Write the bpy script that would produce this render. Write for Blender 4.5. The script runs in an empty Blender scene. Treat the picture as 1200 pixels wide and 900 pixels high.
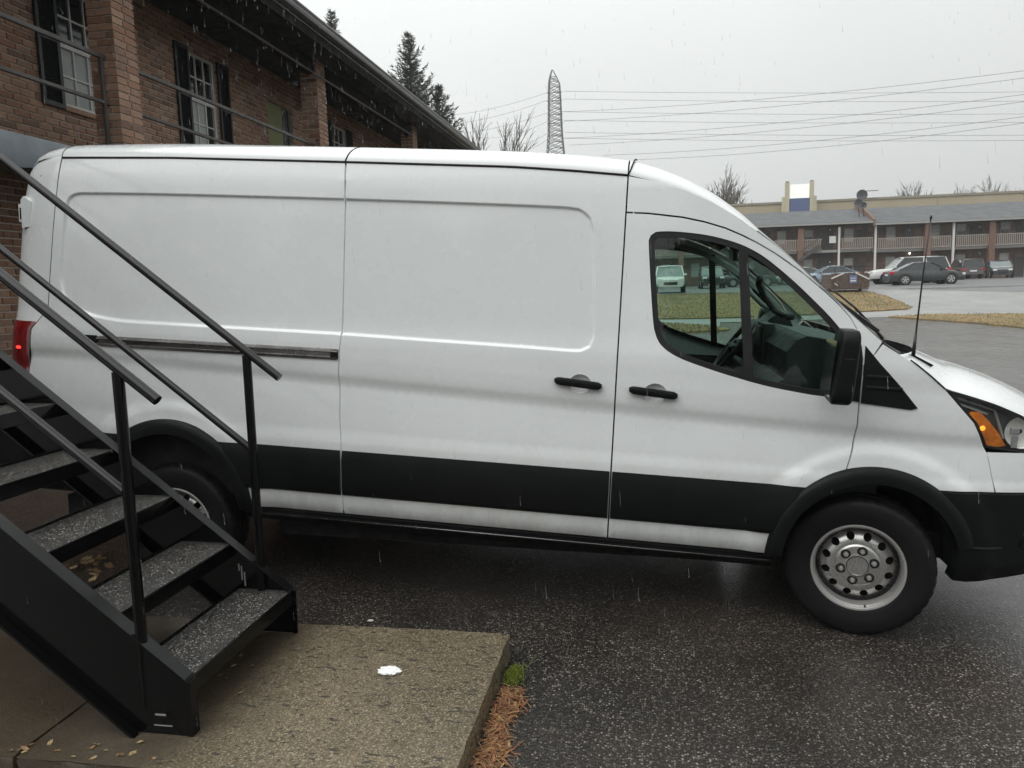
import bpy, bmesh, math, random
import numpy as np
from mathutils import Vector, Matrix, Euler
from mathutils.geometry import delaunay_2d_cdt

R_ = math.radians
rnd = random.Random(7)
scene = bpy.context.scene

# ------------------------------------------------------------------ camera
cam_d = bpy.data.cameras.new('camera')
cam_d.sensor_fit = 'HORIZONTAL'
cam_d.sensor_width = 36.0
cam_d.lens = 27.0
cam_d.clip_start = 0.05
cam_d.clip_end = 3000.0
cam = bpy.data.objects.new('camera', cam_d)
scene.collection.objects.link(cam)
# columns: right, forward, up of the hand-held camera
CR = np.array([[0.98481426, -0.17342099, 0.00812571],
               [0.17100590, 0.97705033, 0.12700251],
               [-0.02996413, -0.12368434, 0.99186911]])
m = Matrix(((CR[0][0], CR[0][2], -CR[0][1], 0.063),
            (CR[1][0], CR[1][2], -CR[1][1], -0.018),
            (CR[2][0], CR[2][2], -CR[2][1], 1.789),
            (0, 0, 0, 1)))
cam.matrix_world = m
scene.camera = cam

# ------------------------------------------------------------------ world, sun, exposure
SUN_EL, SUN_AZ = 60.0, 220.0       # azimuth measured clockwise from +Y
world = bpy.data.worlds.new('World')
scene.world = world
world.use_nodes = True
wn = world.node_tree
wn.nodes.clear()
w_out = wn.nodes.new('ShaderNodeOutputWorld')
w_bg = wn.nodes.new('ShaderNodeBackground')
w_sky = wn.nodes.new('ShaderNodeTexSky')
w_sky.sky_type = 'NISHITA'
w_sky.sun_disc = False
w_sky.sun_elevation = R_(SUN_EL)
w_sky.sun_rotation = R_(SUN_AZ)
w_sky.air_density = 1.0
w_sky.dust_density = 6.0
w_sky.ozone_density = 1.0
w_hs = wn.nodes.new('ShaderNodeHueSaturation')
w_hs.inputs['Saturation'].default_value = 0.10
w_mix = wn.nodes.new('ShaderNodeMix')
w_mix.data_type = 'RGBA'
w_mix.inputs[0].default_value = 0.80          # thick even cloud over the clear sky
# cloud layer: overcast sky, zenith brighter than the horizon, soft unevenness
w_tc = wn.nodes.new('ShaderNodeTexCoord')
w_sep = wn.nodes.new('ShaderNodeSeparateXYZ')
w_ramp = wn.nodes.new('ShaderNodeValToRGB')
w_ramp.color_ramp.elements[0].position = 0.0
w_ramp.color_ramp.elements[0].color = (0.43, 0.443, 0.438, 1)
w_ramp.color_ramp.elements[1].position = 1.0
w_ramp.color_ramp.elements[1].color = (1.02, 1.04, 1.03, 1)
_e = w_ramp.color_ramp.elements.new(0.40); _e.color = (0.68, 0.70, 0.693, 1)
w_noise = wn.nodes.new('ShaderNodeTexNoise')
w_noise.inputs['Scale'].default_value = 1.6
w_noise.inputs['Detail'].default_value = 3.0
w_nm = wn.nodes.new('ShaderNodeMapRange')
w_nm.inputs['From Min'].default_value = 0.3
w_nm.inputs['From Max'].default_value = 0.7
w_nm.inputs['To Min'].default_value = 11.5
w_nm.inputs['To Max'].default_value = 13.0
w_vm = wn.nodes.new('ShaderNodeVectorMath')
w_vm.operation = 'SCALE'
L = wn.links.new
L(w_tc.outputs['Generated'], w_sep.inputs[0])
L(w_sep.outputs['Z'], w_ramp.inputs['Fac'])
L(w_tc.outputs['Generated'], w_noise.inputs['Vector'])
L(w_noise.outputs['Fac'], w_nm.inputs['Value'])
w_gx = wn.nodes.new('ShaderNodeMapRange')      # the cloud is thinner towards the hidden sun, on the left
w_gx.inputs['From Min'].default_value = -0.8; w_gx.inputs['From Max'].default_value = 0.8
w_gx.inputs['To Min'].default_value = 1.20; w_gx.inputs['To Max'].default_value = 0.80
w_vx = wn.nodes.new('ShaderNodeVectorMath'); w_vx.operation = 'SCALE'
L(w_sep.outputs['X'], w_gx.inputs['Value'])
L(w_ramp.outputs['Color'], w_vx.inputs[0]); L(w_gx.outputs['Result'], w_vx.inputs['Scale'])
L(w_vx.outputs[0], w_vm.inputs[0])
L(w_nm.outputs['Result'], w_vm.inputs['Scale'])
L(w_sky.outputs[0], w_hs.inputs['Color'])
L(w_hs.outputs[0], w_mix.inputs[6])
L(w_vm.outputs[0], w_mix.inputs[7])
L(w_mix.outputs[2], w_bg.inputs['Color'])
w_bg.inputs['Strength'].default_value = 0.133
L(w_bg.outputs[0], w_out.inputs['Surface'])

sun_d = bpy.data.lights.new('sun', 'SUN')
sun_d.energy = 1.0
sun_d.angle = R_(70)
sun_d.color = (1.0, 0.98, 0.95)
sun = bpy.data.objects.new('sun', sun_d)
scene.collection.objects.link(sun)
sdir = Vector((math.sin(R_(SUN_AZ)) * math.cos(R_(SUN_EL)), math.cos(R_(SUN_AZ)) * math.cos(R_(SUN_EL)), math.sin(R_(SUN_EL))))
sun.rotation_euler = sdir.to_track_quat('Z', 'Y').to_euler()
sun.location = sdir * 30

scene.view_settings.view_transform = 'Standard'
scene.view_settings.look = 'None'
scene.view_settings.exposure = 0.06
scene.view_settings.gamma = 1.0
scene.view_settings.use_curve_mapping = False
scene.render.engine = 'CYCLES'
scene.cycles.max_bounces = 8
scene.cycles.transparent_max_bounces = 16
scene.cycles.use_denoising = True
scene.cycles.caustics_reflective = False
scene.cycles.caustics_refractive = False

# ------------------------------------------------------------------ helpers
COL = scene.collection

def link(o, parent=None):
    COL.objects.link(o)
    if parent is not None:
        o.parent = parent
    return o

def tag(o, label=None, cat=None, group=None, kind=None):
    if label: o['label'] = label
    if cat: o['category'] = cat
    if group: o['group'] = group
    if kind: o['kind'] = kind
    return o

def empty(name, loc=(0, 0, 0), rz=0.0, parent=None):
    o = bpy.data.objects.new(name, None)
    o.location = loc
    o.rotation_euler = (0, 0, rz)
    o.empty_display_size = 0.1
    return link(o, parent)

def copy_tree(o, parent=None):
    c = o.copy()
    COL.objects.link(c)
    c.parent = parent
    for ch in list(o.children):
        copy_tree(ch, c)
    return c

def raw(name, verts, faces, mat, parent=None, smooth=None):
    """smooth: None flat, True all smooth, or an angle in degrees"""
    me = bpy.data.meshes.new(name)
    me.from_pydata([tuple(v) for v in verts], [], [tuple(f) for f in faces])
    me.validate()
    if mat is not None:
        me.materials.append(mat)
    if smooth is not None:
        me.polygons.foreach_set('use_smooth', [True] * len(me.polygons))
        if smooth is not True:
            me.set_sharp_from_angle(angle=R_(smooth))
    me.update()
    return link(bpy.data.objects.new(name, me), parent)

class MB:
    """collects shapes, builds ONE mesh object"""
    def __init__(s):
        s.v = []; s.f = []
    def add(s, verts, faces):
        k = len(s.v)
        s.v += [tuple(p) for p in verts]
        s.f += [tuple(i + k for i in f) for f in faces]
        return s
    def box(s, a, b, bev=0.0):
        (x0, y0, z0), (x1, y1, z1) = a, b
        if bev <= 0:
            return s.add([(x0,y0,z0),(x1,y0,z0),(x1,y1,z0),(x0,y1,z0),(x0,y0,z1),(x1,y0,z1),(x1,y1,z1),(x0,y1,z1)],
                         [(0,3,2,1),(4,5,6,7),(0,1,5,4),(1,2,6,5),(2,3,7,6),(3,0,4,7)])
        bm = bmesh.new()
        bmesh.ops.create_cube(bm, size=1.0)
        for v in bm.verts:
            v.co = ((x0+x1)/2 + v.co.x*(x1-x0), (y0+y1)/2 + v.co.y*(y1-y0), (z0+z1)/2 + v.co.z*(z1-z0))
        bmesh.ops.bevel(bm, geom=bm.edges[:], offset=bev, segments=2, profile=0.7, affect='EDGES')
        return s.bm(bm)
    def bm(s, bm):
        bm.verts.ensure_lookup_table(); bm.verts.index_update()
        s.add([v.co[:] for v in bm.verts], [[v.index for v in f.verts] for f in bm.faces])
        bm.free()
        return s
    def beam(s, p, q, w, h, up=(0, 0, 1)):
        """rectangular bar from p to q, w across, h along up"""
        p = Vector(p); q = Vector(q); d = (q - p).normalized()
        a = d.cross(Vector(up)).normalized(); b = a.cross(d).normalized()
        vs = []
        for e in (p, q):
            for i, j in ((-1,-1),(1,-1),(1,1),(-1,1)):
                vs.append(e + a*(i*w/2) + b*(j*h/2))
        return s.add(vs, [(0,1,2,3),(7,6,5,4),(0,4,5,1),(1,5,6,2),(2,6,7,3),(3,7,4,0)])
    def tube(s, pts, r, n=8, cap=True):
        pts = [Vector(p) for p in pts]
        rs = r if isinstance(r, (list, tuple)) else [r]*len(pts)
        t0 = (pts[1]-pts[0]).normalized()
        ref = Vector((0,0,1)) if abs(t0.z) < .9 else Vector((1,0,0))
        a = t0.cross(ref).normalized()
        vs, fs = [], []
        for i, p in enumerate(pts):
            if i == 0: t = t0
            elif i == len(pts)-1: t = (pts[i]-pts[i-1]).normalized()
            else: t = (pts[i+1]-pts[i-1]).normalized()
            a = (a - t*a.dot(t)).normalized(); b = t.cross(a)
            for k in range(n):
                th = 2*math.pi*k/n
                vs.append(p + (a*math.cos(th) + b*math.sin(th))*rs[i])
        for i in range(len(pts)-1):
            for k in range(n):
                fs.append((i*n+k, i*n+(k+1)%n, (i+1)*n+(k+1)%n, (i+1)*n+k))
        if cap:
            fs.append(tuple(range(n))[::-1]); fs.append(tuple((len(pts)-1)*n+k for k in range(n)))
        return s.add(vs, fs)
    def lathe(s, prof, c, axis='y', n=48, closed=False):
        """prof: list of (radius, offset along axis)"""
        vs, fs = [], []
        for (r, o) in prof:
            for k in range(n):
                th = 2*math.pi*k/n
                if axis == 'y': vs.append((c[0]+r*math.cos(th), c[1]+o, c[2]+r*math.sin(th)))
                elif axis == 'z': vs.append((c[0]+r*math.cos(th), c[1]+r*math.sin(th), c[2]+o))
                else: vs.append((c[0]+o, c[1]+r*math.cos(th), c[2]+r*math.sin(th)))
        for i in range(len(prof)-1):
            for k in range(n):
                fs.append((i*n+k, i*n+(k+1)%n, (i+1)*n+(k+1)%n, (i+1)*n+k))
        return s.add(vs, fs)
    def prism(s, poly, a0, a1, axis='y'):
        """poly in the two other axes, extruded from a0 to a1"""
        n = len(poly)
        def P(u, v, w):
            return {'y': (u, w, v), 'x': (w, u, v), 'z': (u, v, w)}[axis]
        vs = [P(u, v, a0) for u, v in poly] + [P(u, v, a1) for u, v in poly]
        fs = [tuple(range(n)), tuple(range(2*n-1, n-1, -1))]
        fs += [(i, i+n, (i+1) % n + n, (i+1) % n) for i in range(n)]
        return s.add(vs, fs)
    def grid(s, rows):
        nr, nc = len(rows), len(rows[0])
        vs = [p for r in rows for p in r]
        fs = [(i*nc+j, i*nc+j+1, (i+1)*nc+j+1, (i+1)*nc+j) for i in range(nr-1) for j in range(nc-1)]
        return s.add(vs, fs)
    def quad(s, a, b, c, d): return s.add([a, b, c, d], [(0, 1, 2, 3)])
    def build(s, name, mat, parent=None, smooth=None):
        return raw(name, s.v, s.f, mat, parent, smooth)

def fix_normals(o):
    bm = bmesh.new(); bm.from_mesh(o.data)
    bmesh.ops.recalc_face_normals(bm, faces=bm.faces[:])
    bm.to_mesh(o.data); bm.free()
    return o

def sstep(a, b, t):
    t = np.clip((np.asarray(t, float)-a)/(b-a), 0, 1)
    return t*t*(3-2*t)

# ------------------------------------------------------------------ materials
MATS = {}
def nmat(name):
    mt = bpy.data.materials.new(name); mt.use_nodes = True
    nt = mt.node_tree
    b = nt.nodes['Principled BSDF']
    MATS[name] = mt
    return mt, nt, b

def N(nt, typ, **kw):
    n = nt.nodes.new(typ)
    for k, v in kw.items():
        if k in n.inputs.keys(): n.inputs[k].default_value = v
        else: setattr(n, k, v)
    return n

def ramp(nt, src, stops):
    r = nt.nodes.new('ShaderNodeValToRGB')
    el = r.color_ramp.elements
    while len(el) < len(stops): el.new(0.5)
    for e, (p, c) in zip(el, stops):
        e.position = p
        e.color = (c[0], c[1], c[2], 1) if isinstance(c, (tuple, list)) else (c, c, c, 1)
    nt.links.new(src, r.inputs['Fac'])
    return r.outputs['Color']

def mixc(nt, fac, a, b, mode='MIX'):
    n = nt.nodes.new('ShaderNodeMix'); n.data_type = 'RGBA'; n.blend_type = mode
    for sock, v in ((n.inputs[0], fac), (n.inputs[6], a), (n.inputs[7], b)):
        if hasattr(v, 'is_linked'): nt.links.new(v, sock)
        elif isinstance(v, (int, float)): sock.default_value = v
        else: sock.default_value = (v[0], v[1], v[2], 1)
    return n.outputs[2]

def coords(nt, scale=None, kind='Object'):
    if kind == 'World':
        g = nt.nodes.new('ShaderNodeNewGeometry'); o = g.outputs['Position']
    else:
        t = nt.nodes.new('ShaderNodeTexCoord'); o = t.outputs[kind]
    if scale is not None:
        mp = nt.nodes.new('ShaderNodeMapping')
        mp.inputs['Scale'].default_value = scale
        nt.links.new(o, mp.inputs['Vector']); o = mp.outputs[0]
    return o

def noise(nt, vec, scale, detail=4.0, rough=0.55, out='Fac'):
    n = nt.nodes.new('ShaderNodeTexNoise')
    n.inputs['Scale'].default_value = scale; n.inputs['Detail'].default_value = detail
    n.inputs['Roughness'].default_value = rough
    nt.links.new(vec, n.inputs['Vector'])
    return n.outputs[out]

def bump(nt, b, h, strength=0.3, dist=0.01, prev=None):
    n = nt.nodes.new('ShaderNodeBump')
    n.inputs['Strength'].default_value = strength; n.inputs['Distance'].default_value = dist
    nt.links.new(h, n.inputs['Height'])
    if prev is not None: nt.links.new(prev, n.inputs['Normal'])
    nt.links.new(n.outputs[0], b.inputs['Normal'])
    return n.outputs[0]

def simple(name, col, rough=0.5, metal=0.0, var=0.12, scale=6.0, bmp=0.0, bscale=60.0, coat=0.0, spec=0.5, kind='Object'):
    mt, nt, b = nmat(name)
    v = coords(nt, None, kind)
    f = noise(nt, v, scale, 5)
    c = ramp(nt, f, [(0.25, [x*(1-var) for x in col]), (0.75, [min(1, x*(1+var)) for x in col])])
    nt.links.new(c, b.inputs['Base Color'])
    r = ramp(nt, noise(nt, v, scale*2.3, 4), [(0.3, max(0.02, rough*0.8)), (0.7, min(1, rough*1.2))])
    nt.links.new(r, b.inputs['Roughness'])
    b.inputs['Metallic'].default_value = metal
    b.inputs['Specular IOR Level'].default_value = spec
    if coat: 
        b.inputs['Coat Weight'].default_value = coat; b.inputs['Coat Roughness'].default_value = 0.04
    if bmp: bump(nt, b, noise(nt, v, bscale, 3), bmp, 0.005)
    return mt

def emit(name, col, strength, rough=0.3):
    mt, nt, b = nmat(name)
    b.inputs['Base Color'].default_value = (*col, 1)
    b.inputs['Roughness'].default_value = rough
    b.inputs['Emission Color'].default_value = (*col, 1)
    b.inputs['Emission Strength'].default_value = strength
    return mt

def glass(name, tint, refl=1.0, rough=0.0):
    mt, nt, b = nmat(name)
    nt.nodes.remove(b)
    out = nt.nodes['Material Output']
    tr = N(nt, 'ShaderNodeBsdfTransparent'); tr.inputs['Color'].default_value = (*tint, 1)
    gl = N(nt, 'ShaderNodeBsdfGlossy'); gl.inputs['Roughness'].default_value = rough
    gl.inputs['Color'].default_value = (refl, refl, refl, 1)
    fr = N(nt, 'ShaderNodeFresnel')
    ge = N(nt, 'ShaderNodeNewGeometry'); mr = N(nt, 'ShaderNodeMapRange')
    mr.inputs['To Min'].default_value = 1.5; mr.inputs['To Max'].default_value = 1/1.5   # thin pane: same reflectance from both sides
    nt.links.new(ge.outputs['Backfacing'], mr.inputs['Value']); nt.links.new(mr.outputs[0], fr.inputs['IOR'])
    mx = N(nt, 'ShaderNodeMixShader')
    nt.links.new(fr.outputs[0], mx.inputs[0]); nt.links.new(tr.outputs[0], mx.inputs[1]); nt.links.new(gl.outputs[0], mx.inputs[2])
    nt.links.new(mx.outputs[0], out.inputs['Surface'])
    return mt

def m_asphalt():
    mt, nt, b = nmat('wet_asphalt')
    v = coords(nt, None, 'World')
    big = noise(nt, v, 0.35, 4); mid = noise(nt, v, 2.2, 5, 0.6)
    fine = noise(nt, v, 110, 3, 0.7)
    vor = N(nt, 'ShaderNodeTexVoronoi'); vor.inputs['Scale'].default_value = 100
    wob = noise(nt, v, 30, 2, 0.5, 'Color')
    va = N(nt, 'ShaderNodeVectorMath', operation='MULTIPLY_ADD')
    va.inputs[1].default_value = (0.012, 0.012, 0.012)
    nt.links.new(wob, va.inputs[0]); nt.links.new(v, va.inputs[2]); nt.links.new(va.outputs[0], vor.inputs['Vector'])
    base = ramp(nt, mid, [(0.3, (0.009, 0.0085, 0.008)), (0.7, (0.020, 0.018, 0.0165))])
    base = mixc(nt, ramp(nt, big, [(0.42, 0.0), (0.66, 0.8)]), base, (0.046, 0.036, 0.029))     # older browner patches
    red = ramp(nt, noise(nt, v, 0.9, 3), [(0.60, 0.0), (0.72, 0.5)])
    base = mixc(nt, red, base, (0.038, 0.023, 0.020))
    sep = N(nt, 'ShaderNodeSeparateColor'); nt.links.new(vor.outputs['Color'], sep.inputs[0])
    grain = ramp(nt, sep.outputs[0], [(0.25, 0.0), (0.50, 0.12), (0.78, 0.32), (0.92, 0.55), (0.975, 1.0)])
    core = ramp(nt, vor.outputs['Distance'], [(0.30, 1.0), (0.58, 0.0)])
    gm = mixc(nt, 1.0, grain, core, 'MULTIPLY')
    gm = mixc(nt, 1.0, gm, ramp(nt, noise(nt, v, 1.1, 4, 0.6), [(0.3, 0.25), (0.65, 1.0)]), 'MULTIPLY')   # worn bare in places, sealed in others
    col = mixc(nt, gm, base, (0.42, 0.38, 0.335))
    # hairline cracks
    cv = N(nt, 'ShaderNodeVectorMath', operation='MULTIPLY_ADD'); cv.inputs[1].default_value = (0.5, 0.5, 0.5)
    nt.links.new(noise(nt, v, 1.7, 4, 0.6, 'Color'), cv.inputs[0]); nt.links.new(v, cv.inputs[2])
    ck = N(nt, 'ShaderNodeTexVoronoi'); ck.feature = 'DISTANCE_TO_EDGE'; ck.inputs['Scale'].default_value = 0.55
    nt.links.new(cv.outputs[0], ck.inputs['Vector'])
    crack = ramp(nt, ck.outputs['Distance'], [(0.0, 0.12), (0.010, 0.0)])
    col = mixc(nt, crack, col, (0.008, 0.008, 0.008))
    nt.links.new(col, b.inputs['Base Color'])
    nt.links.new(ramp(nt, mid, [(0.35, 0.36), (0.6, 0.5), (0.8, 0.62)]), b.inputs['Roughness'])
    h = mixc(nt, 0.5, vor.outputs['Distance'], fine)
    h = mixc(nt, crack, h, (0, 0, 0))
    bn = bump(nt, b, h, 0.7, 0.008)
    # film of rain water: shallow puddled film over the stones, dimpled by drops
    film = ramp(nt, noise(nt, v, 0.55, 5, 0.6), [(0.36, 1.0), (0.62, 0.75)])
    nt.links.new(film, b.inputs['Coat Weight'])
    nt.links.new(ramp(nt, noise(nt, v, 3.0, 4), [(0.35, 0.07), (0.7, 0.24)]), b.inputs['Coat Roughness'])
    b.inputs['Coat IOR'].default_value = 1.33
    cb = N(nt, 'ShaderNodeBump'); cb.inputs['Strength'].default_value = 0.22; cb.inputs['Distance'].default_value = 0.008
    nt.links.new(mixc(nt, 0.45, vor.outputs['Distance'], noise(nt, v, 70, 3, 0.65)), cb.inputs['Height']); nt.links.new(cb.outputs[0], b.inputs['Coat Normal'])
    b.inputs['Specular IOR Level'].default_value = 0.25
    return mt

def m_far_asphalt():
    mt, nt, b = nmat('far_asphalt')
    v = coords(nt, None, 'World')
    mid = noise(nt, v, 0.5, 6, 0.65); f = noise(nt, v, 12, 4, 0.7)
    base = ramp(nt, mid, [(0.3, (0.10, 0.102, 0.105)), (0.7, (0.16, 0.16, 0.16))])
    nt.links.new(base, b.inputs['Base Color'])
    nt.links.new(ramp(nt, mid, [(0.4, 0.35), (0.65, 0.6)]), b.inputs['Roughness'])
    bump(nt, b, f, 0.3, 0.01)
    return mt

def m_concrete_pad():
    mt, nt, b = nmat('exposed_aggregate_concrete')
    v = coords(nt, None, 'World')
    big = noise(nt, v, 1.6, 5, 0.6); mid = noise(nt, v, 9, 5, 0.65); fine = noise(nt, v, 160, 3, 0.7)
    vor = N(nt, 'ShaderNodeTexVoronoi'); vor.inputs['Scale'].default_value = 200
    nt.links.new(v, vor.inputs['Vector'])
    base = ramp(nt, mid, [(0.25, (0.105, 0.080, 0.044)), (0.55, (0.155, 0.122, 0.070)), (0.8, (0.22, 0.178, 0.110))])
    base = mixc(nt, ramp(nt, big, [(0.38, 0.75), (0.62, 0.0)]), base, (0.085, 0.066, 0.042))
    sep = N(nt, 'ShaderNodeSeparateColor'); nt.links.new(vor.outputs['Color'], sep.inputs[0])
    gm = ramp(nt, sep.outputs[0], [(0.0, 0.0), (0.50, 0.0), (0.78, 0.38), (0.94, 0.6), (1.0, 1.0)])
    col = mixc(nt, gm, base, (0.40, 0.34, 0.235))
    gd = ramp(nt, sep.outputs[1], [(0.0, 0.9), (0.36, 0.0)])
    col = mixc(nt, gd, col, (0.06, 0.05, 0.035))
    # wet rusty staining, plus stair shade painted darker towards the stairs
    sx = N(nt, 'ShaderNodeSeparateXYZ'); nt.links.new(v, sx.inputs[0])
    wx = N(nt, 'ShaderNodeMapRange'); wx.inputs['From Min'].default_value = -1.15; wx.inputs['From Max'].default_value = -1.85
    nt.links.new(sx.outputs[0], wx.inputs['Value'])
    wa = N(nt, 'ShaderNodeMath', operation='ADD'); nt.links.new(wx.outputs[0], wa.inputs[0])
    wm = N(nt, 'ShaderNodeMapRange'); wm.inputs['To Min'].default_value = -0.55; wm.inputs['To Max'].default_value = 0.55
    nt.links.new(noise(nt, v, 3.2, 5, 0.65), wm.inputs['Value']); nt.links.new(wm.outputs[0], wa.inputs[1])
    wet = ramp(nt, wa.outputs[0], [(0.30, 0.0), (0.85, 0.85)])  # mask for the wet stain and the painted stair shade
    col = mixc(nt, wet, col, mixc(nt, mid, (0.030, 0.020, 0.012), (0.062, 0.045, 0.026)))  # wet stain and painted stair shade darken the pad together
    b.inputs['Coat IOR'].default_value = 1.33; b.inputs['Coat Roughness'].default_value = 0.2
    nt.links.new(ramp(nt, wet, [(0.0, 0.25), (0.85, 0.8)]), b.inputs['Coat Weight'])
    # pits and chips
    pv = coords(nt, (1.0, 2.2, 1.0), 'World')
    pit = ramp(nt, noise(nt, pv, 26, 2, 0.4), [(0.635, 0.0), (0.665, 1.0)])
    col = mixc(nt, pit, col, (0.05, 0.042, 0.03))
    nt.links.new(col, b.inputs['Base Color'])
    nt.links.new(ramp(nt, big, [(0.4, 0.35), (0.62, 0.75)]), b.inputs['Roughness'])
    h = mixc(nt, 0.5, vor.outputs['Distance'], fine)
    h = mixc(nt, pit, h, (0, 0, 0))
    bump(nt, b, h, 0.6, 0.004)
    return mt

def m_grit():
    """gritty anti-slip stair tread"""
    mt, nt, b = nmat('gritty_tread')
    v = coords(nt, None, 'World')
    vor = N(nt, 'ShaderNodeTexVoronoi'); vor.inputs['Scale'].default_value = 210
    nt.links.new(v, vor.inputs['Vector'])
    sep = N(nt, 'ShaderNodeSeparateColor'); nt.links.new(vor.outputs['Color'], sep.inputs[0])
    base = ramp(nt, noise(nt, v, 7, 4), [(0.3, (0.010, 0.0098, 0.009)), (0.7, (0.034, 0.032, 0.028))])
    gm = ramp(nt, sep.outputs[0], [(0.5, 0.0), (0.75, 0.10), (0.93, 0.20), (0.975, 0.9)])
    col = mixc(nt, gm, base, (0.55, 0.53, 0.49))
    nt.links.new(col, b.inputs['Base Color'])
    b.inputs['Roughness'].default_value = 0.4
    bump(nt, b, mixc(nt, 0.5, vor.outputs['Distance'], sep.outputs[1]), 0.8, 0.005)
    return mt

def m_brick(name, cols, rough=0.75):
    """colour of one brick, chosen per brick object or per mesh island"""
    mt, nt, b = nmat(name)
    oi = N(nt, 'ShaderNodeObjectInfo'); ge = N(nt, 'ShaderNodeNewGeometry')
    ad = N(nt, 'ShaderNodeMath', operation='ADD'); fr = N(nt, 'ShaderNodeMath', operation='FRACT')
    nt.links.new(oi.outputs['Random'], ad.inputs[0]); nt.links.new(ge.outputs['Random Per Island'], ad.inputs[1])
    nt.links.new(ad.outputs[0], fr.inputs[0])
    n = len(cols)
    c = ramp(nt, fr.outputs[0], [(i/(n-1), cols[i]) for i in range(n)])
    v = coords(nt, None, 'World')
    f = noise(nt, v, 30, 5, 0.7)
    c = mixc(nt, 1.0, c, ramp(nt, f, [(0.25, 0.62), (0.75, 1.15)]), 'MULTIPLY')
    g = noise(nt, v, 1.3, 4)
    c = mixc(nt, ramp(nt, g, [(0.5, 0.0), (0.75, 0.4)]), c, (0.15, 0.11, 0.08))
    nt.links.new(c, b.inputs['Base Color'])
    b.inputs['Roughness'].default_value = rough
    bump(nt, b, f, 0.35, 0.004)
    return mt

def m_far_brick():
    mt, nt, b = nmat('far_brickwork')
    v = coords(nt, None, 'World')
    mp = N(nt, 'ShaderNodeMapping'); mp.inputs['Rotation'].default_value = (R_(90), 0, 0)
    nt.links.new(v, mp.inputs['Vector'])
    br = N(nt, 'ShaderNodeTexBrick'); br.inputs['Scale'].default_value = 1.0
    br.inputs['Brick Width'].default_value = 0.215; br.inputs['Row Height'].default_value = 0.076
    br.inputs['Mortar Size'].default_value = 0.009
    br.inputs['Color1'].default_value = (0.15, 0.080, 0.058, 1); br.inputs['Color2'].default_value = (0.24, 0.145, 0.108, 1)
    br.inputs['Mortar'].default_value = (0.20, 0.16, 0.13, 1)
    nt.links.new(mp.outputs[0], br.inputs['Vector'])
    p = ramp(nt, noise(nt, v, 0.9, 4), [(0.3, 0.6), (0.7, 1.3)])
    nt.links.new(mixc(nt, 1.0, br.outputs['Color'], p, 'MULTIPLY'), b.inputs['Base Color'])
    b.inputs['Roughness'].default_value = 0.85
    return mt

def m_grass(name, a, bcol, c3):
    mt, nt, b = nmat(name)
    v = coords(nt, None, 'World')
    f = noise(nt, v, 0.8, 6, 0.65); g = noise(nt, v, 14, 4, 0.7)
    c = ramp(nt, f, [(0.3, a), (0.52, bcol), (0.72, c3)])
    c = mixc(nt, 1.0, c, ramp(nt, g, [(0.3, 0.7), (0.7, 1.25)]), 'MULTIPLY')
    nt.links.new(c, b.inputs['Base Color']); b.inputs['Roughness'].default_value = 0.9
    bump(nt, b, g, 0.6, 0.03)
    return mt

def m_paint():
    mt, nt, b = nmat('white_paint')
    v = coords(nt, None, 'Object')
    f = noise(nt, v, 2.2, 5, 0.6)
    c = ramp(nt, f, [(0.3, (0.770, 0.798, 0.798)), (0.7, (0.780, 0.808, 0.807))])
    # faint road film low on the panels: specks and runs
    sz = N(nt, 'ShaderNodeSeparateXYZ'); nt.links.new(v, sz.inputs[0])
    low = N(nt, 'ShaderNodeMapRange'); low.inputs['From Min'].default_value = 1.0; low.inputs['From Max'].default_value = 0.4; nt.links.new(sz.outputs[2], low.inputs['Value'])
    gr = mixc(nt, 1.0, low.outputs[0], ramp(nt, noise(nt, coords(nt, (5, 5, 2.5), 'Object'), 1.0, 6, 0.7), [(0.40, 0.0), (0.72, 0.55)]), 'MULTIPLY')
    c = mixc(nt, gr, c, (0.40, 0.375, 0.33))
    sp = ramp(nt, noise(nt, coords(nt, (60, 60, 14), 'Object'), 1.0, 4, 0.7), [(0.68, 0.0), (0.82, 0.10)])
    c = mixc(nt, sp, c, (0.42, 0.41, 0.38))
    nt.links.new(c, b.inputs['Base Color'])
    nt.links.new(ramp(nt, noise(nt, v, 6, 4), [(0.3, 0.20), (0.7, 0.34)]), b.inputs['Roughness'])
    b.inputs['Coat Weight'].default_value = 0.8; b.inputs['Coat Roughness'].default_value = 0.06
    bump(nt, b, noise(nt, v, 1.6, 2), 0.012, 0.02)
    # beads and runs of rain on the clear coat
    bd = N(nt, 'ShaderNodeTexVoronoi'); bd.inputs['Scale'].default_value = 75; nt.links.new(coords(nt, (1, 1, .55), 'Object'), bd.inputs['Vector'])
    sp2 = N(nt, 'ShaderNodeSeparateColor'); nt.links.new(bd.outputs['Color'], sp2.inputs[0])
    bead = mixc(nt, 1.0, ramp(nt, bd.outputs['Distance'], [(0.0, 1.0), (0.32, 0.0)]), ramp(nt, sp2.outputs[0], [(0.72, 0.0), (0.78, 1.0)]), 'MULTIPLY')
    run = ramp(nt, noise(nt, coords(nt, (26, 26, 1.2), 'Object'), 1.0, 3, 0.6), [(0.62, 0.0), (0.68, 0.5)])
    cb = N(nt, 'ShaderNodeBump'); cb.inputs['Strength'].default_value = 0.35; cb.inputs['Distance'].default_value = 0.004
    nt.links.new(mixc(nt, 1.0, bead, run, 'ADD'), cb.inputs['Height']); nt.links.new(cb.outputs[0], b.inputs['Coat Normal'])
    return mt

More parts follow.
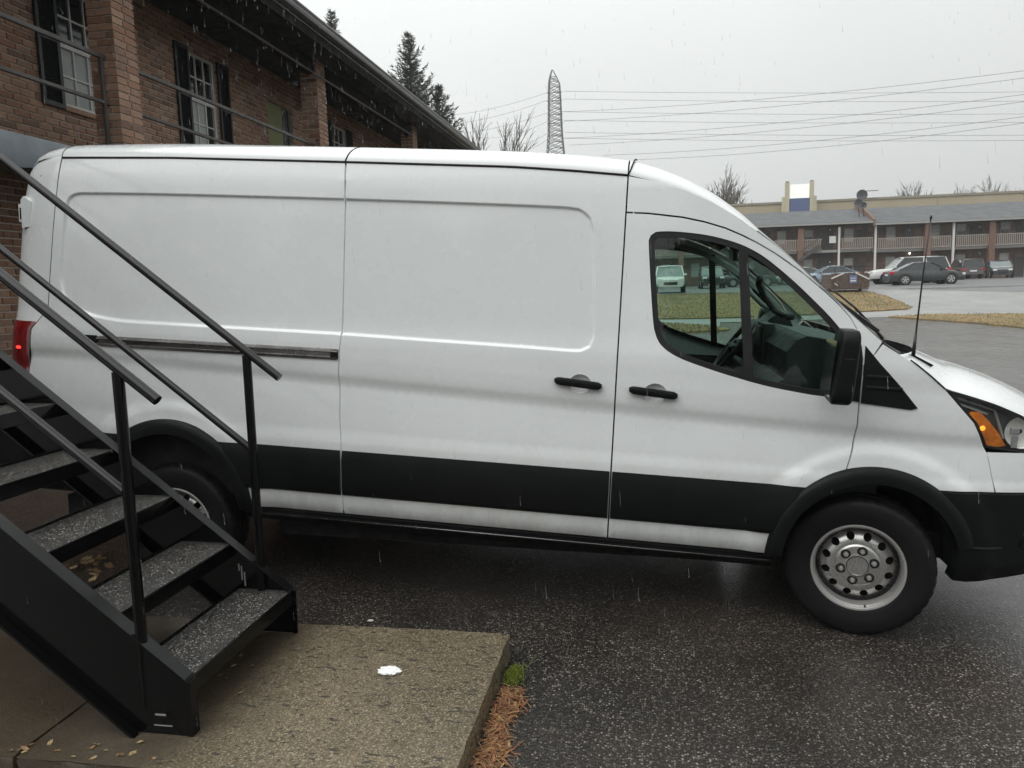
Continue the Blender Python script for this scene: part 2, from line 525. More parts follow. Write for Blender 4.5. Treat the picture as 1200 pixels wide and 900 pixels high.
M_PAINT = m_paint()
M_BLACKPL = simple('black_plastic', (0.0065, 0.0072, 0.0076), 0.45, var=0.25, bmp=0.06, bscale=220, spec=0.18)
M_RUBBER = simple('tyre_rubber', (0.008, 0.008, 0.0083), 0.55, var=0.3, scale=14, bmp=0.12, bscale=90, spec=0.22)
M_DARK = simple('dark_cavity', (0.006, 0.006, 0.0065), 0.8)
M_SEAL = simple('black_rubber_seal', (0.010, 0.010, 0.011), 0.38)
M_STEELW = simple('silver_wheel_paint', (0.50, 0.49, 0.475), 0.34, metal=0.6, var=0.03, scale=4)
M_DISC = simple('wheel_disc_paint', (0.48, 0.47, 0.455), 0.27, metal=0.8, var=0.04, scale=5)
M_CHROME = simple('chrome', (0.75, 0.75, 0.74), 0.12, metal=1.0, var=0.05)
M_RAIL = simple('rail_metal', (0.20, 0.19, 0.185), 0.25, metal=0.85, var=0.35, scale=9)
M_DASH = simple('dash_plastic', (0.014, 0.017, 0.017), 0.5, var=0.2)
M_DASHTOP = simple('dash_top', (0.065, 0.075, 0.073), 0.6, var=0.15)
M_GREYPL = simple('grey_trim_plastic', (0.26, 0.275, 0.27), 0.5)
M_GLASS = glass('tinted_window_glass', (0.66, 0.80, 0.745))
M_CLEAR = glass('clear_lens', (0.93, 0.94, 0.94))
M_RED = simple('red_lens', (0.22, 0.008, 0.012), 0.12, var=0.3, scale=18, coat=0.6)
M_REDLIT = emit('lit_red_lamp', (1.0, 0.04, 0.03), 1.6)
M_AMBER = simple('amber_reflector', (0.85, 0.22, 0.02), 0.18, var=0.35, scale=26, coat=0.5)
M_AMBERLIT = emit('lit_amber_lamp', (1.0, 0.36, 0.03), 1.6)
M_SILVERREF = simple('lamp_reflector', (0.82, 0.80, 0.76), 0.25, metal=0.1, var=0.2, scale=12)
M_STAIR = simple('black_gloss_paint', (0.0022, 0.0023, 0.0024), 0.15, var=0.12, scale=11, bmp=0.03, bscale=120, spec=0.26)
M_STAIRRAIL = simple('wet_black_rail_paint', (0.004, 0.0042, 0.0045), 0.18, var=0.12, scale=11, spec=0.5)
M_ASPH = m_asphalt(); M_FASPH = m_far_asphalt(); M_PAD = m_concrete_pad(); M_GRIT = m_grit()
BRK = [(0.265,0.130,0.080),(0.34,0.185,0.118),(0.39,0.235,0.158),(0.30,0.178,0.122),(0.185,0.105,0.074),(0.44,0.285,0.195),(0.34,0.205,0.143)]
M_BRICK = m_brick('brown_brick', BRK)
M_MORTAR = simple('mortar', (0.58, 0.53, 0.46), 0.9, var=0.25, scale=12, bmp=0.3, bscale=90, kind='Object')
M_FBRICK = m_far_brick()
# ================================================================== the white cargo van
RK = 0.0332                                   # body rake, nose down over its wheels
TA, TB = 0.035, 0.01                          # slope of the lot under it
def Ry(a): return np.array([[math.cos(a),0,math.sin(a)],[0,1,0],[-math.sin(a),0,math.cos(a)]])
def Rx(a): return np.array([[1,0,0],[0,math.cos(a),-math.sin(a)],[0,math.sin(a),math.cos(a)]])
WV = Ry(TA) @ Rx(TB)
VB = Ry(RK)
van = empty('cargo_van')
mw = Matrix(WV.tolist()).to_4x4()
mw.translation = Vector((WV @ np.array([1.097, 4.884, 0.0])).tolist())
van.matrix_world = mw
tag(van, 'white high-roof cargo van with black side stripe parked beside the black stairs', 'van')

class BB(MB):
    """body-frame builder: bakes the rake in"""
    def build(s, name, mat, parent=None, smooth=None):
        s.v = [tuple((VB @ np.array(p)).tolist()) for p in s.v]
        return MB.build(s, name, mat, parent if parent is not None else van, smooth)

_zs = [.28,.36,.402,.46,.512,.60,.72,.756,.80,.83,.86,.90,.95,1.02,1.08,1.11,1.135,1.165,1.20,1.26,1.33,1.37,1.45,1.6,2.0,2.2,2.30,2.36]
_ws = [.90,.955,.985,.997,1.0,1.008,1.016,1.0185,1.018,1.0135,1.0085,1.0065,1.0035,.9990,.9940,.9912,.9952,1.0035,1.0055,1.0058,1.003,.998,.986,.972,.935,.912,.889,.868]
_zt = np.arange(.2, 2.6, .002)
_wt = np.interp(_zt, _zs, _ws)
_k = np.exp(-.5*(np.arange(-15, 16)*.002/.0055)**2); _k /= _k.sum()
_wt = np.convolve(np.pad(_wt, 15, mode='edge'), _k, 'valid')
REC = [(-4.40,2.085),(-4.37,2.102),(-4.33,2.108),(-3.773,2.112),(-2.778,2.106),(-1.856,2.094),(-1.56,2.086),(-1.49,2.07),(-1.445,2.03),(-1.43,1.98),(-1.419,1.844),(-1.396,1.503),(-1.397,1.43),(-1.415,1.385),(-1.46,1.362),(-1.50,1.359),
       (-1.817,1.367),(-2.272,1.375),(-2.755,1.384),(-3.236,1.387),(-3.747,1.390),(-4.01,1.392),(-4.117,1.399),(-4.226,1.414),(-4.32,1.442),(-4.381,1.475),(-4.425,1.52),(-4.445,1.58),(-4.452,1.65),(-4.444,1.844),(-4.425,2.03)]

def resample(poly, step, closed=True):
    P = [np.array(p, float) for p in poly]
    if closed: P = P + [P[0]]
    out = []
    for a, b in zip(P[:-1], P[1:]):
        n = max(1, int(math.ceil(np.linalg.norm(b-a)/step)))
        for k in range(n): out.append(a + (b-a)*k/n)
    if not closed: out.append(P[-1])
    return np.array(out)

def catmull(pts, step, closed=False):
    P = [np.array(p, float) for p in pts]
    n = len(P); out = []
    rng = range(n) if closed else range(n-1)
    for i in rng:
        p1, p2 = P[i], P[(i+1) % n]
        p0 = P[(i-1) % n] if (closed or i > 0) else 2*p1-p2
        p3 = P[(i+2) % n] if (closed or i < n-2) else 2*p2-p1
        k = max(1, int(np.linalg.norm(p2-p1)/step))
        for j in range(k):
            t = j/k
            out.append(.5*((2*p1)+(-p0+p2)*t+(2*p0-5*p1+4*p2-p3)*t*t+(-p0+3*p1-3*p2+p3)*t**3))
    if not closed: out.append(P[-1])
    return np.array(out)

def inside(poly, pts):
    poly = np.asarray(poly); x, y = pts[:, 0], pts[:, 1]
    res = np.zeros(len(pts), bool)
    a = poly; b = np.roll(poly, -1, axis=0)
    for (x0, y0), (x1, y1) in zip(a, b):
        c = ((y0 > y) != (y1 > y))
        if y1 != y0:
            res ^= c & (x < (x1-x0)*(y-y0)/(y1-y0)+x0)
    return res

def sdist(poly, pts):
    """signed distance, negative inside"""
    poly = np.asarray(poly); d = np.full(len(pts), 1e9)
    for a, b in zip(poly, np.roll(poly, -1, axis=0)):
        ab = b-a; t = np.clip(((pts-a)@ab)/max(ab@ab, 1e-12), 0, 1)
        d = np.minimum(d, np.hypot(*(pts-(a+t[:, None]*ab)).T))
    return np.where(inside(poly, pts), -d, d)

RECC = catmull(REC, .03, True)
ARF, ARR = (0.0, .395), (-3.755, .375)
def S(x, z, rec=True):
    x = np.atleast_1d(np.asarray(x, float)); z = np.atleast_1d(np.asarray(z, float))
    x, z = np.broadcast_arrays(x, z)
    bf = sstep(.80, 1.0, z)*(1-sstep(1.22, 1.37, z))
    zz = z + .036*np.clip(x+2.75, -1.6, 3.0)*bf
    w = np.interp(zz, _zt, _wt)
    w = w*(1-.22*np.clip((x-.35)/.65, 0, 1.3)**2.2)
    for (cx, cz) in (ARF, ARR):                       # swelling round the wheel openings
        r = np.hypot(x-cx, z-cz)
        w = w + .016*(1-sstep(.53, .615, r))
    if rec:
        mk = (x > -4.6) & (x < -1.36) & (z > 1.3) & (z < 2.16)
        if mk.any():
            w = w.copy()
            d = sdist(RECC, np.stack([x[mk], z[mk]], 1))
            w[mk] -= .012*(1-sstep(-.012, .0, d))
    return w

def S1(x, z): return float(S(x, z)[0])

def panel(name, outline, mat, parent=None, holes=(), extra=None, off=0.0, flange=.022, sx=.06, rows=None, sgn=-1, step=.022, yf=None, flip=False):
    outline = resample(outline, step)
    holes = [resample(h, step) for h in holes]
    zmin, zmax = outline[:, 1].min(), outline[:, 1].max()
    if rows is None:
        rows = np.concatenate([np.arange(.30, .75, .05), np.arange(.75, 1.42, .0125), np.arange(1.45, 2.5, .05)])
    xs = np.arange(outline[:, 0].min(), outline[:, 0].max(), sx)
    G = np.array([(x + (sx/2 if i % 2 else 0), z) for i, z in enumerate(rows) if zmin < z < zmax for x in xs])
    allp = [outline] + holes
    inner = []
    if len(G): inner.append(G)
    if extra is not None and len(extra): inner.append(extra)
    if inner:
        Q = np.concatenate(inner)
        ok = inside(outline, Q)
        for h in holes: ok &= ~inside(h, Q)
        Q = Q[ok]
        if len(Q):
            for lp in allp:
                d = np.min(np.hypot(Q[:, None, 0]-lp[None, :, 0], Q[:, None, 1]-lp[None, :, 1]), axis=1)
                Q = Q[d > step*.45]
    else: Q = np.zeros((0, 2))
    V = np.concatenate(allp + [Q]); E = []
    k = 0
    for lp in allp:
        n = len(lp); E += [(k+i, k+(i+1) % n) for i in range(n)]; k += n
    vo, eo, fo, _, _, _ = delaunay_2d_cdt([Vector(p) for p in V], E, [], 0, 1e-6)
    vo = np.array([v[:] for v in vo]); fo = np.array([f for f in fo if len(f) == 3])
    cen = vo[fo].mean(axis=1)
    ok = inside(outline, cen)
    for h in holes: ok &= ~inside(h, cen)
    fo = fo[ok]
    x, z = vo[:, 0], vo[:, 1]
    f = yf if yf is not None else S
    w = f(x, z) + off
    e = .003
    sxg = (f(x+e, z)-f(x-e, z))/(2*e); szg = (f(x, z+e)-f(x, z-e))/(2*e)
    P = np.stack([x, sgn*w, z], 1)
    nr = np.stack([-sxg, np.full(len(x), sgn*1.0), -szg], 1); nr /= np.linalg.norm(nr, axis=1)[:, None]
    # winding
    a, b, c = P[fo[:, 0]], P[fo[:, 1]], P[fo[:, 2]]
    fl = (np.cross(b-a, c-a)[:, 1]*sgn) < 0
    fo[fl] = fo[fl][:, ::-1]
    faces = [tuple(t) for t in fo.tolist()]
    verts = P.tolist(); norms = nr.tolist()
    if flange:
        cnt = {}
        for t in faces:
            for i in range(3):
                a_, b_ = t[i], t[(i+1) % 3]; cnt[(a_, b_)] = 1
        bd = [(a_, b_) for (a_, b_) in cnt if (b_, a_) not in cnt]
        mp = {}
        for a_, b_ in bd:
            for q in (a_, b_):
                if q not in mp:
                    p = verts[q]
                    mp[q] = (len(verts), len(verts)+1)
                    verts += [p, [p[0], p[1]-sgn*flange, p[2]]]
                    norms += [None, None]
        for a_, b_ in bd:
            faces.append((mp[b_][0], mp[a_][0], mp[a_][1], mp[b_][1]))
            pa, pb = np.array(verts[a_]), np.array(verts[b_]); dd = pb-pa
            nn = np.cross(dd, nr[a_]); nn /= max(np.linalg.norm(nn), 1e-9)
            for q in (mp[a_][0], mp[a_][1], mp[b_][0], mp[b_][1]): norms[q] = (nn*.6+np.array(nr[a_])*.4).tolist()
    verts = [(VB@np.array(p)).tolist() for p in verts]
    norms = [(VB@(np.array(p)/max(1e-9, np.linalg.norm(p)))).tolist() if p is not None else [0, 0, 1] for p in norms]
    o = raw(name, verts, faces, mat, parent if parent is not None else van, True)
    if len(o.data.vertices) == len(norms):
        o.data.normals_split_custom_set_from_vertices(norms)
    return o

def arc(c, r, a0, a1, n=24):
    return [(c[0]+r*math.cos(R_(a0+(a1-a0)*i/n)), c[1]+r*math.sin(R_(a0+(a1-a0)*i/n))) for i in range(n+1)]

GUT = [(-4.47,2.302),(-3.79,2.309),(-2.79,2.298),(-1.87,2.284),(-1.55,2.268),(-1.276,2.249)]
def gut(x): return float(np.interp(x, [p[0] for p in GUT], [p[1] for p in GUT]))
SEAMC = [(2.292,-2.765),(2.07,-2.757),(1.396,-2.746),(1.304,-2.752),(1.163,-2.758),(1.069,-2.752),(.929,-2.749),(.793,-2.736),(.39,-2.733)]
DSEAM = [(-1.272,2.064),(-1.165,2.062),(-.998,2.047),(-.89,2.027),(-.791,2.000),(-.71,1.968),(-.638,1.934),(-.543,1.882),(-.42,1.800),(-.307,1.712),(-.235,1.648),(-.182,1.592),(-.15,1.540),(-.132,1.483),(-.117,1.42),(-.110,1.36)]
DFRONT = [(-.110,1.36),(-.112,1.194),(-.109,1.065),(-.121,.959),(-.143,.86),(-.158,.795)]
WIN = [(-1.156,1.93),(-1.147,1.955),(-1.124,1.972),(-1.06,1.977),(-.994,1.975),(-.91,1.968),(-.829,1.955),(-.738,1.932),(-.664,1.903),(-.581,1.855),(-.455,1.757),(-.329,1.644),(-.266,1.583),(-.205,1.515),(-.187,1.49),(-.18,1.455),(-.18,1.25),(-.19,1.218),(-.22,1.207),(-.30,1.208),(-.377,1.216),(-.539,1.240),(-.704,1.277),(-.83,1.311),(-.955,1.350),(-1.03,1.387),(-1.075,1.428),(-1.097,1.475),(-1.110,1.53),(-1.132,1.70)]
WINC = catmull(WIN, .02, True)
G2 = .004                                            # half a panel gap

def off_poly(poly, d):
    """move a closed polyline inwards by d"""
    poly = np.asarray(poly); a = np.roll(poly, 1, 0); b = np.roll(poly, -1, 0)
    t = b-a; t /= np.maximum(np.linalg.norm(t, axis=1), 1e-9)[:, None]
    n = np.stack([-t[:, 1], t[:, 0]], 1)
    c = poly+n*1e-3
    if inside(poly, c).mean() < .5: n = -n
    return poly+n*d

def cup(x0, z0, x1, z1, k=.985):
    xm, zm = (x0+x1)/2+.01, (z0+z1)/2-.004
    return np.array([(xm+.058*k*math.cos(t), zm+.050*k*math.sin(t)) for t in np.linspace(0, 2*math.pi, 29)[:-1]])
rec_pts = np.concatenate([resample(off_poly(RECC, q), .014) for q in (-.004, .0, .003, .006, .009, .0125, .02)])
top = [(x, gut(x)-.006) for x in np.linspace(-4.462, -2.771, 30)]
for sgn in (-1, 1):
    # rear quarter
    ol = [(-4.462, 2.296)] + top[1:] + [(x-G2, z) for z, x in SEAMC[1:]]
    ol += [(-3.325, .39)] + arc(ARR, .43, 2, 178) + [(-4.186, .39), (-4.69, .39), (-4.69, .95), (-4.655, 1.07), (-4.62, 1.329), (-4.519, 1.446), (-4.51, 1.65), (-4.496, 1.891), (-4.477, 2.131)]
    panel('rear_quarter_panel', ol, M_PAINT, extra=rec_pts, sgn=sgn)
    # sliding door
    ol = [(x+G2, z) for z, x in SEAMC[::-1]] + [(x, gut(x)-.006) for x in np.linspace(-2.757, -1.280, 26)] + [(-1.280, .39)]
    sd = panel('sliding_door', ol, M_PAINT, holes=[cup(-1.588, 1.212, -1.346, 1.193)], extra=rec_pts, sgn=sgn)
    # front door with window opening
    ol = [(-1.272, .39)] + [(x, z-.004) for x, z in DSEAM] + [(x-G2, z) for x, z in DFRONT[1:]] + arc(ARF, .43, 112, 180) + [(-.43, .39)]
    fd = panel('front_door', ol, M_PAINT, holes=[WINC, cup(-1.209, 1.187, -.968, 1.168)], sgn=sgn, extra=np.concatenate([resample(off_poly(WINC, q), .02) for q in (-.012, -.03)]))
    # rubber frame, sunk pane and divider post
    panel('window_seal', WINC, M_SEAL, fd, holes=[off_poly(WINC, .028)], off=-.006, flange=.02, sgn=sgn, sx=.2, rows=[1.0], yf=lambda x, z: S(x, z, False))
    panel('window_glass', off_poly(WINC, .02), M_GLASS, fd, off=-.016, flange=0, sgn=sgn, sx=.12, rows=np.arange(1.2, 2.0, .06), yf=lambda x, z: S(x, z, False))
    b = BB()
    for (xa, za, xb, zb) in ((-.700, 1.925, -.630, 1.255),):
        rws = []
        for t in np.linspace(0, 1, 10):
            x = xa+(xb-xa)*t; z = za+(zb-za)*t; y = sgn*(S1(x, z)-.004)
            rws.append([(x-.022, y-sgn*.02, z), (x-.022, y, z), (x+.022, y, z), (x+.022, y-sgn*.02, z)])
        b.grid(rws)
    b.build('window_divider', M_SEAL, fd)
    # fender
    ol = [(-.105, 1.36), (-.107, 1.194), (-.104, 1.065), (-.116, .959), (-.138, .86), (-.153, .80)]
    ol += arc(ARF, .43, 110, 67, 14) + [(.20, .792), (.532, .797), (.482, .982), (.464, 1.010), (.441, 1.056), (.405, 1.122), (.346, 1.184), (.262, 1.274), (.195, 1.330), (.127, 1.382), (.049, 1.427), (-.022, 1.470), (-.066, 1.405), (-.10, 1.372)]
    panel('front_fender', ol, M_PAINT, sgn=sgn)
    # screen pillar and cab shoulder
    EC = [(-1.272,2.243),(-1.15,2.221),(-1.0,2.178),(-.87,2.126),(-.728,2.048),(-.64,1.985),(-.5,1.885),(-.253,1.670),(-.036,1.487)]
    ol = [(x, z+.005) for x, z in DSEAM] + [(-.104, 1.376), (-.072, 1.409), (-.032, 1.480)] + [tuple(p) for p in catmull(EC, .04)[::-1]]
    panel('screen_pillar', ol, M_PAINT, sgn=sgn, rows=np.arange(1.4, 2.3, .03), sx=.04)
    # white bumper corner under the headlight
    panel('bumper_cover', [(.489, .980), (.538, .797), (.96, .80), (.96, .985), (.665, .983)], M_PAINT, sgn=sgn)
    # black lower stripe mouldings
    def mould(name, xa, xb):
        prof = [(.757, -.004), (.757, .004), (.742, .008), (.700, .021), (.53, .022), (.515, .018), (.504, .008), (.504, -.004)]
        n = max(3, int(abs(-1-0)*12)); b = BB()
        fa = xa if callable(xa) else (lambda z: xa); fb = xb if callable(xb) else (lambda z: xb)
        rws = [[(fa(z)+(fb(z)-fa(z))*i/n, z, o) for z, o in prof] for i in range(n+1)]
        rws = [[(x, sgn*(S1(x, z)+o), z) for x, z, o in rw] for rw in rws]
        b.grid(rws)
        for rw in (rws[0], rws[-1]): b.add(rw, [tuple(range(len(prof)))])
        return fix_normals(b.build(name, M_BLACKPL, None, 25))
    ae = lambda c, s_: (lambda z: c[0]+s_*math.sqrt(max(.01, .470**2-(z-c[1])**2)))
    mould('side_moulding', ae(ARR, 1), -2.741); mould('side_moulding', -2.728, -1.283); mould('side_moulding', -1.269, ae(ARF, -1)); mould('side_moulding', -4.70, ae(ARR, -1))
    b = BB(); b.grid([[(x, sgn*(S1(x, z)+o), z) for z, o in ((.506, .010), (.495, .017), (.40, .016), (.37, .006), (.36, -.03))] for x in np.linspace(-4.72, -4.19, 6)]); fix_normals(b.build('bumper_side', M_BLACKPL, None, 40))
    b = BB(); b.tube([(x, sgn*(S1(x, z)+.0005), z+.002) for x, z in ((.10, 1.402), (.127, 1.3845), (.195, 1.3325), (.262, 1.2765))], .0042, 6); b.build('bonnet_gap', M_DARK, None, True)
    # wheel arch trims
    def flare(c, a0, a1):
        prof = [(.402, -.07), (.402, .010), (.408, .026), (.440, .030), (.472, .026), (.486, .012), (.488, -.006)]
        b = BB(); n = 44
        b.grid([[(c[0]+r*math.cos(R_(a0+(a1-a0)*i/n)), sgn*(S1(c[0]+.45*math.cos(R_(a0+(a1-a0)*i/n)), c[1]+.45*math.sin(R_(a0+(a1-a0)*i/n)))+o), c[1]+r*math.sin(R_(a0+(a1-a0)*i/n))) for r, o in prof] for i in range(n+1)])
        return fix_normals(b.build('wheel_arch_trim', M_BLACKPL, None, 40))
    flare(ARF, 16, 182); flare(ARR, -2, 182)
    # arch liner: dark half drum
    for c in (ARF, ARR):
        b = BB(); n = 24
        b.grid([[(c[0]+.432*math.cos(R_(-5+190*i/n)), sgn*y, c[1]+.432*math.sin(R_(-5+190*i/n))) for y in (.975, .55)] for i in range(n+1)])
        b.add([(c[0]+.432*math.cos(R_(-5+190*i/n)), sgn*.56, c[1]+.432*math.sin(R_(-5+190*i/n))) for i in range(n+1)], [tuple(range(n+1))])
        b.build('wheel_arch_liner', M_DARK)
    # door handles: recessed cup and bar
    def handle(x0, z0, x1, z1, dz):
        xm, zm = (x0+x1)/2+.01, (z0+z1)/2-.004
        b = BB(); n = 20; rws = []
        for rr, o in ((1.0, .0003), (.96, -.002), (.85, -.014), (.5, -.026), (0.02, -.030)):
            rws.append([(xm+.058*rr*math.cos(2*math.pi*k/n), sgn*(S1(xm, zm)+o), zm+.050*rr*math.sin(2*math.pi*k/n)) for k in range(n+1)])
        h = fix_normals(b.grid(rws).build('handle_cup', simple('cup_paint', (.74, .75, .745), .3) if 'cup_paint' not in MATS else MATS['cup_paint'], None, 60))
        b = BB(); pts = []
        rws = []
        for t in np.linspace(0, 1, 15):
            x = x0+(x1-x0)*t; z = z0+(z1-z0)*t
            e = max(.45, (1-abs(2*t-1)**14)**.5); hh = .0195*e
            y = sgn*(S1(x, z)+.010+.022*e)
            rws.append([(x, y-sgn*.02, z-hh), (x, y-sgn*.004, z-hh), (x, y, z-hh*.6), (x, y, z+hh*.6), (x, y-sgn*.004, z+hh), (x, y-sgn*.02, z+hh)])
        b.grid(rws)
        fix_normals(b.build('door_handle', M_BLACKPL, None, 50))
    handle(-1.588, 1.212, -1.346, 1.193, 0); handle(-1.209, 1.187, -.968, 1.168, 0)
    # black sail behind the mirror
    for pl in ([(-.196, 1.215), (-.19, 1.50), (-.168, 1.525), (-.124, 1.463), (-.1135, 1.40), (-.1130, 1.19), (-.15, 1.195)], [(-.1055, 1.462), (-.03, 1.376), (.06, 1.283), (.150, 1.178), (.12, 1.168), (.0, 1.178), (-.1055, 1.186)]):
        panel('mirror_sail', pl, M_BLACKPL, off=.006, flange=.012, sgn=sgn, rows=np.arange(1.15, 1.6, .05))
    b = BB()
    for zz in (1.262, 1.315):
        b.grid([[(x, sgn*(S1(x, z)+.0064+.0025*(1 if 0 < j < 3 else 0)), z) for j, z in enumerate((zz-.012, zz-.004, zz+.004, zz+.010))] for x in np.linspace(-.09, .02 if zz > 1.3 else .075, 6)])
    b.build('sail_rib', M_BLACKPL)
    # side mirror
    b = BB()
    bm = bmesh.new(); bmesh.ops.create_cube(bm, size=1.0)
    bmesh.ops.bevel(bm, geom=bm.edges[:], offset=.22, segments=5, profile=.6, affect='EDGES')
    for v in bm.verts:
        x, y, z = v.co
        wx = .105*(1-.18*(z+.5)); 
        v.co = (-.256+x*wx - .035*(z-.0)*-1.0*.6 + .02*(y), -1.225+y*.24 if sgn < 0 else 1.225+y*.24, 1.382+z*.335)
    b.bm(bm)
    mm = b.build('side_mirror', M_BLACKPL, None, True)
    b = BB()
    b.grid([[(-.327+.012*(z-1.2)/.3+.0*y, sgn*y, z) for y in (1.13, 1.32)] for z in (1.25, 1.50)])
    b.build('mirror_glass', M_CHROME, mm)
    b = BB(); b.grid([[(-.256+xx*.115-.0+.02*.5*1.0, sgn*(1.346+.003*(1-abs(xx*2)**4)), z) for xx in np.linspace(-.30, .05, 7)] for z in (1.4255, 1.4275)]); b.build('mirror_joint', M_DASHTOP, mm)
    b = BB(); b.tube([(-.20, sgn*.99, 1.255), (-.225, sgn*1.06, 1.262), (-.25, sgn*1.15, 1.275)], [.042, .036, .034], 10)
    b.build('mirror_arm', M_BLACKPL, mm, True)
    # slide rail of the cargo door
    if sgn < 0 or True:
        b = BB(); xs = np.linspace(-4.285, -2.758, 40); rws = []
        def zr(x): return 1.283 + (1.281-1.283)*(x+4.28)/1.53 - .002
        for x in xs:
            z = zr(x); y0 = S1(x, z)
            hh = .030 if x > -4.19 else .024
            rws.append([(x, sgn*(y0+.001), z+hh), (x, sgn*(y0+.009), z+hh-.004), (x, sgn*(y0+.012), z+hh-.016), (x, sgn*(y0+.003), z+hh-.020), (x, sgn*(y0+.003), z-hh+.018), (x, sgn*(y0+.012), z-hh+.014), (x, sgn*(y0+.009), z-hh+.003), (x, sgn*(y0+.001), z-hh)])
        fix_normals(b.grid(rws).build('slide_rail', M_RAIL, None, 25))
        b = BB(); b.box((-4.29, sgn*S1(-4.25, 1.29)-.014, 1.262), (-4.20, sgn*S1(-4.25, 1.29)+.014, 1.312), .004); b.build('rail_end_cap', M_BLACKPL); b = BB()
        b.box((-2.80, sgn*S1(-2.77, 1.28)-.010, 1.256), (-2.758, sgn*S1(-2.77, 1.28)+.0105, 1.306), .004)
        b.build('rail_end_cap', M_BLACKPL)
    # rocker step under the doors
    b = BB(); b.prism([(.93, .30), (.968, .335), (.972, .352), (.962, .356), (.965, .372), (.955, .385), (.90, .385)], -3.30, -.44, 'x')
    b.v = [(p[0], sgn*p[1], p[2]) for p in b.v]
    fix_normals(b.build('rocker_step', M_BLACKPL, None, 30))
    b = BB(); b.tube([(-3.28, sgn*.969, .346), (-.46, sgn*.969, .346)], .0045, 6); b.build('step_edge', M_RAIL, None, True)

# ------------------------------------------------------------------ top surfaces
def stations(lst, n):
    a = np.array(lst, float); t = np.concatenate([[0], np.cumsum(np.hypot(np.diff(a[:, 0]), np.diff(a[:, 1])))])
    u = np.linspace(0, t[-1], n)
    A = np.array([np.interp(u, t, a[:, k]) for k in range(a.shape[1])]).T
    for _ in range(2):
        A[1:-1] = .25*A[:-2]+.5*A[1:-1]+.25*A[2:]
    return A
VV = np.sin(np.linspace(-math.pi/2, math.pi/2, 49))
def top_rows(st, v=VV):
    rows = []
    for (x, z, y, bx, bz, n, mm) in st:
        rows.append([(x+bx*(1-abs(q)**2.2), y*q, z+bz*(1-abs(q)**n)**(1/mm)) for q in v])
    return rows
sy = lambda x, z: S1(x, z)-.001
roof_st = [(-4.735,2.225,.80,-.01,.03,3,2.2),(-4.70,2.264,.845,-.01,.05,3.5,2.2),(-4.65,2.291,.872,0,.085,4,2.2),(-4.55,2.300,.884,0,.108,5,2.2),(-4.47,2.302,.886,0,.115,5,2.2)] + \
          [(x, gut(x), sy(x, gut(x)), 0, .124, 5, 2.2) for x in np.linspace(-4.0, -1.5, 9)] + [(-1.28, 2.2495, sy(-1.28, 2.249), 0, .118, 4.6, 2.2)]
cab_st = [(-1.272,2.249,0,0,.118,4.6,2.2),(-1.15,2.222,0,.02,.115,4.2,2.1),(-1.0,2.180,0,.04,.10,3.8,2.0),(-.87,2.128,0,.06,.085,3.2,1.8),(-.728,2.050,0,.075,.06,2.8,1.5),(-.64,1.987,0,.08,.045,2.5,1.2)]
cab_st = [(a, b_, sy(a, b_), c_, d, e, f) for a, b_, _, c_, d, e, f in cab_st]
def topmesh(name, st, n, mat, parent=None, v=VV, sm=True):
    b = BB(); b.grid(top_rows(stations(st, n), v)); o = b.build(name, mat, parent, sm)
    return fix_normals(o)
topmesh('roof', roof_st, 60, M_PAINT)
topmesh('cab_roof', cab_st, 24, M_PAINT)
ws_st = [(-.64,1.987,0,.08,.045,2.5,1.2),(-.5,1.885,0,.09,.035,2.2,1.1),(-.253,1.670,0,.12,.01,2.0,1.0),(-.036,1.487,0,.16,-.03,2.0,1.0)]
ws_st = [(a, b_, sy(a, b_), c_, d, e, f) for a, b_, _, c_, d, e, f in ws_st]
wsg = topmesh('windshield', ws_st, 20, M_GLASS)
for q in (-1, 1):
    b = BB(); b.grid(top_rows(stations(ws_st, 30), [q, q*.985, q*.965, q*.955]))
    b.v = [(p[0], p[1], p[2]+.002) for p in b.v]
    b.build('windshield_border', M_SEAL, wsg)
cowl_st = [(-.034,1.486,.968,.16,-.04,2,1.),(.02,1.452,.965,.19,-.045,2,1.),(.062,1.420,.962,.22,-.04,2,1.)]
topmesh('cowl', cowl_st, 6, M_BLACKPL)
hood_st = [(.055,1.424,.962,.275,-.006,2.4,1.),(.127,1.386,.968,.25,.01,2.6,1.1),(.20,1.330,.972,.235,.045,2.8,1.3),(.264,1.276,.975,.215,.075,3,1.5),(.386,1.247,.972,.23,.075,3,1.5),(.506,1.213,.965,.25,.065,3,1.5),(.641,1.162,.925,.25,.06,2.8,1.5),(.80,1.085,.84,.22,.06,2.6,1.4),(.90,1.00,.77,.16,.06,2.4,1.4)]
topmesh('hood', hood_st, 40, M_PAINT)
# grooves: roof gutter lines and roof panel joints
for sgn in (-1, 1):
    b = BB(); b.tube([(x, sgn*(S1(x, gut(x))+.0012), gut(x)-.001) for x in np.linspace(-4.462, -1.278, 40)], .0062, 6); b.build('roof_gutter', M_DARK, None, True)
    for xx in (-2.772, -1.276):
        b = BB()
        z0 = gut(xx); y0 = sy(xx, z0)
        pts = [(xx+.004*j, sgn*y0*abs(q), z0+.122*(1-abs(q)**5)**(1/2.2)+.0005) for j, q in enumerate([1, .9995, .997, .99, .975, .95, .9, .82, .7])]
        b.tube(pts, .0042, 6)
        b.build('roof_joint', M_DARK, None, True)
    b = BB(); b.tube([(-4.466, sgn*(S1(-4.45, 2.3)), 2.302)]+[(-4.467, sgn*.884*q, 2.302+.115*(1-q**5)**(1/2.2)) for q in (.9995, .997, .99, .975, .95, .9)], .003, 6); b.build('roof_joint', M_DARK, None, True)

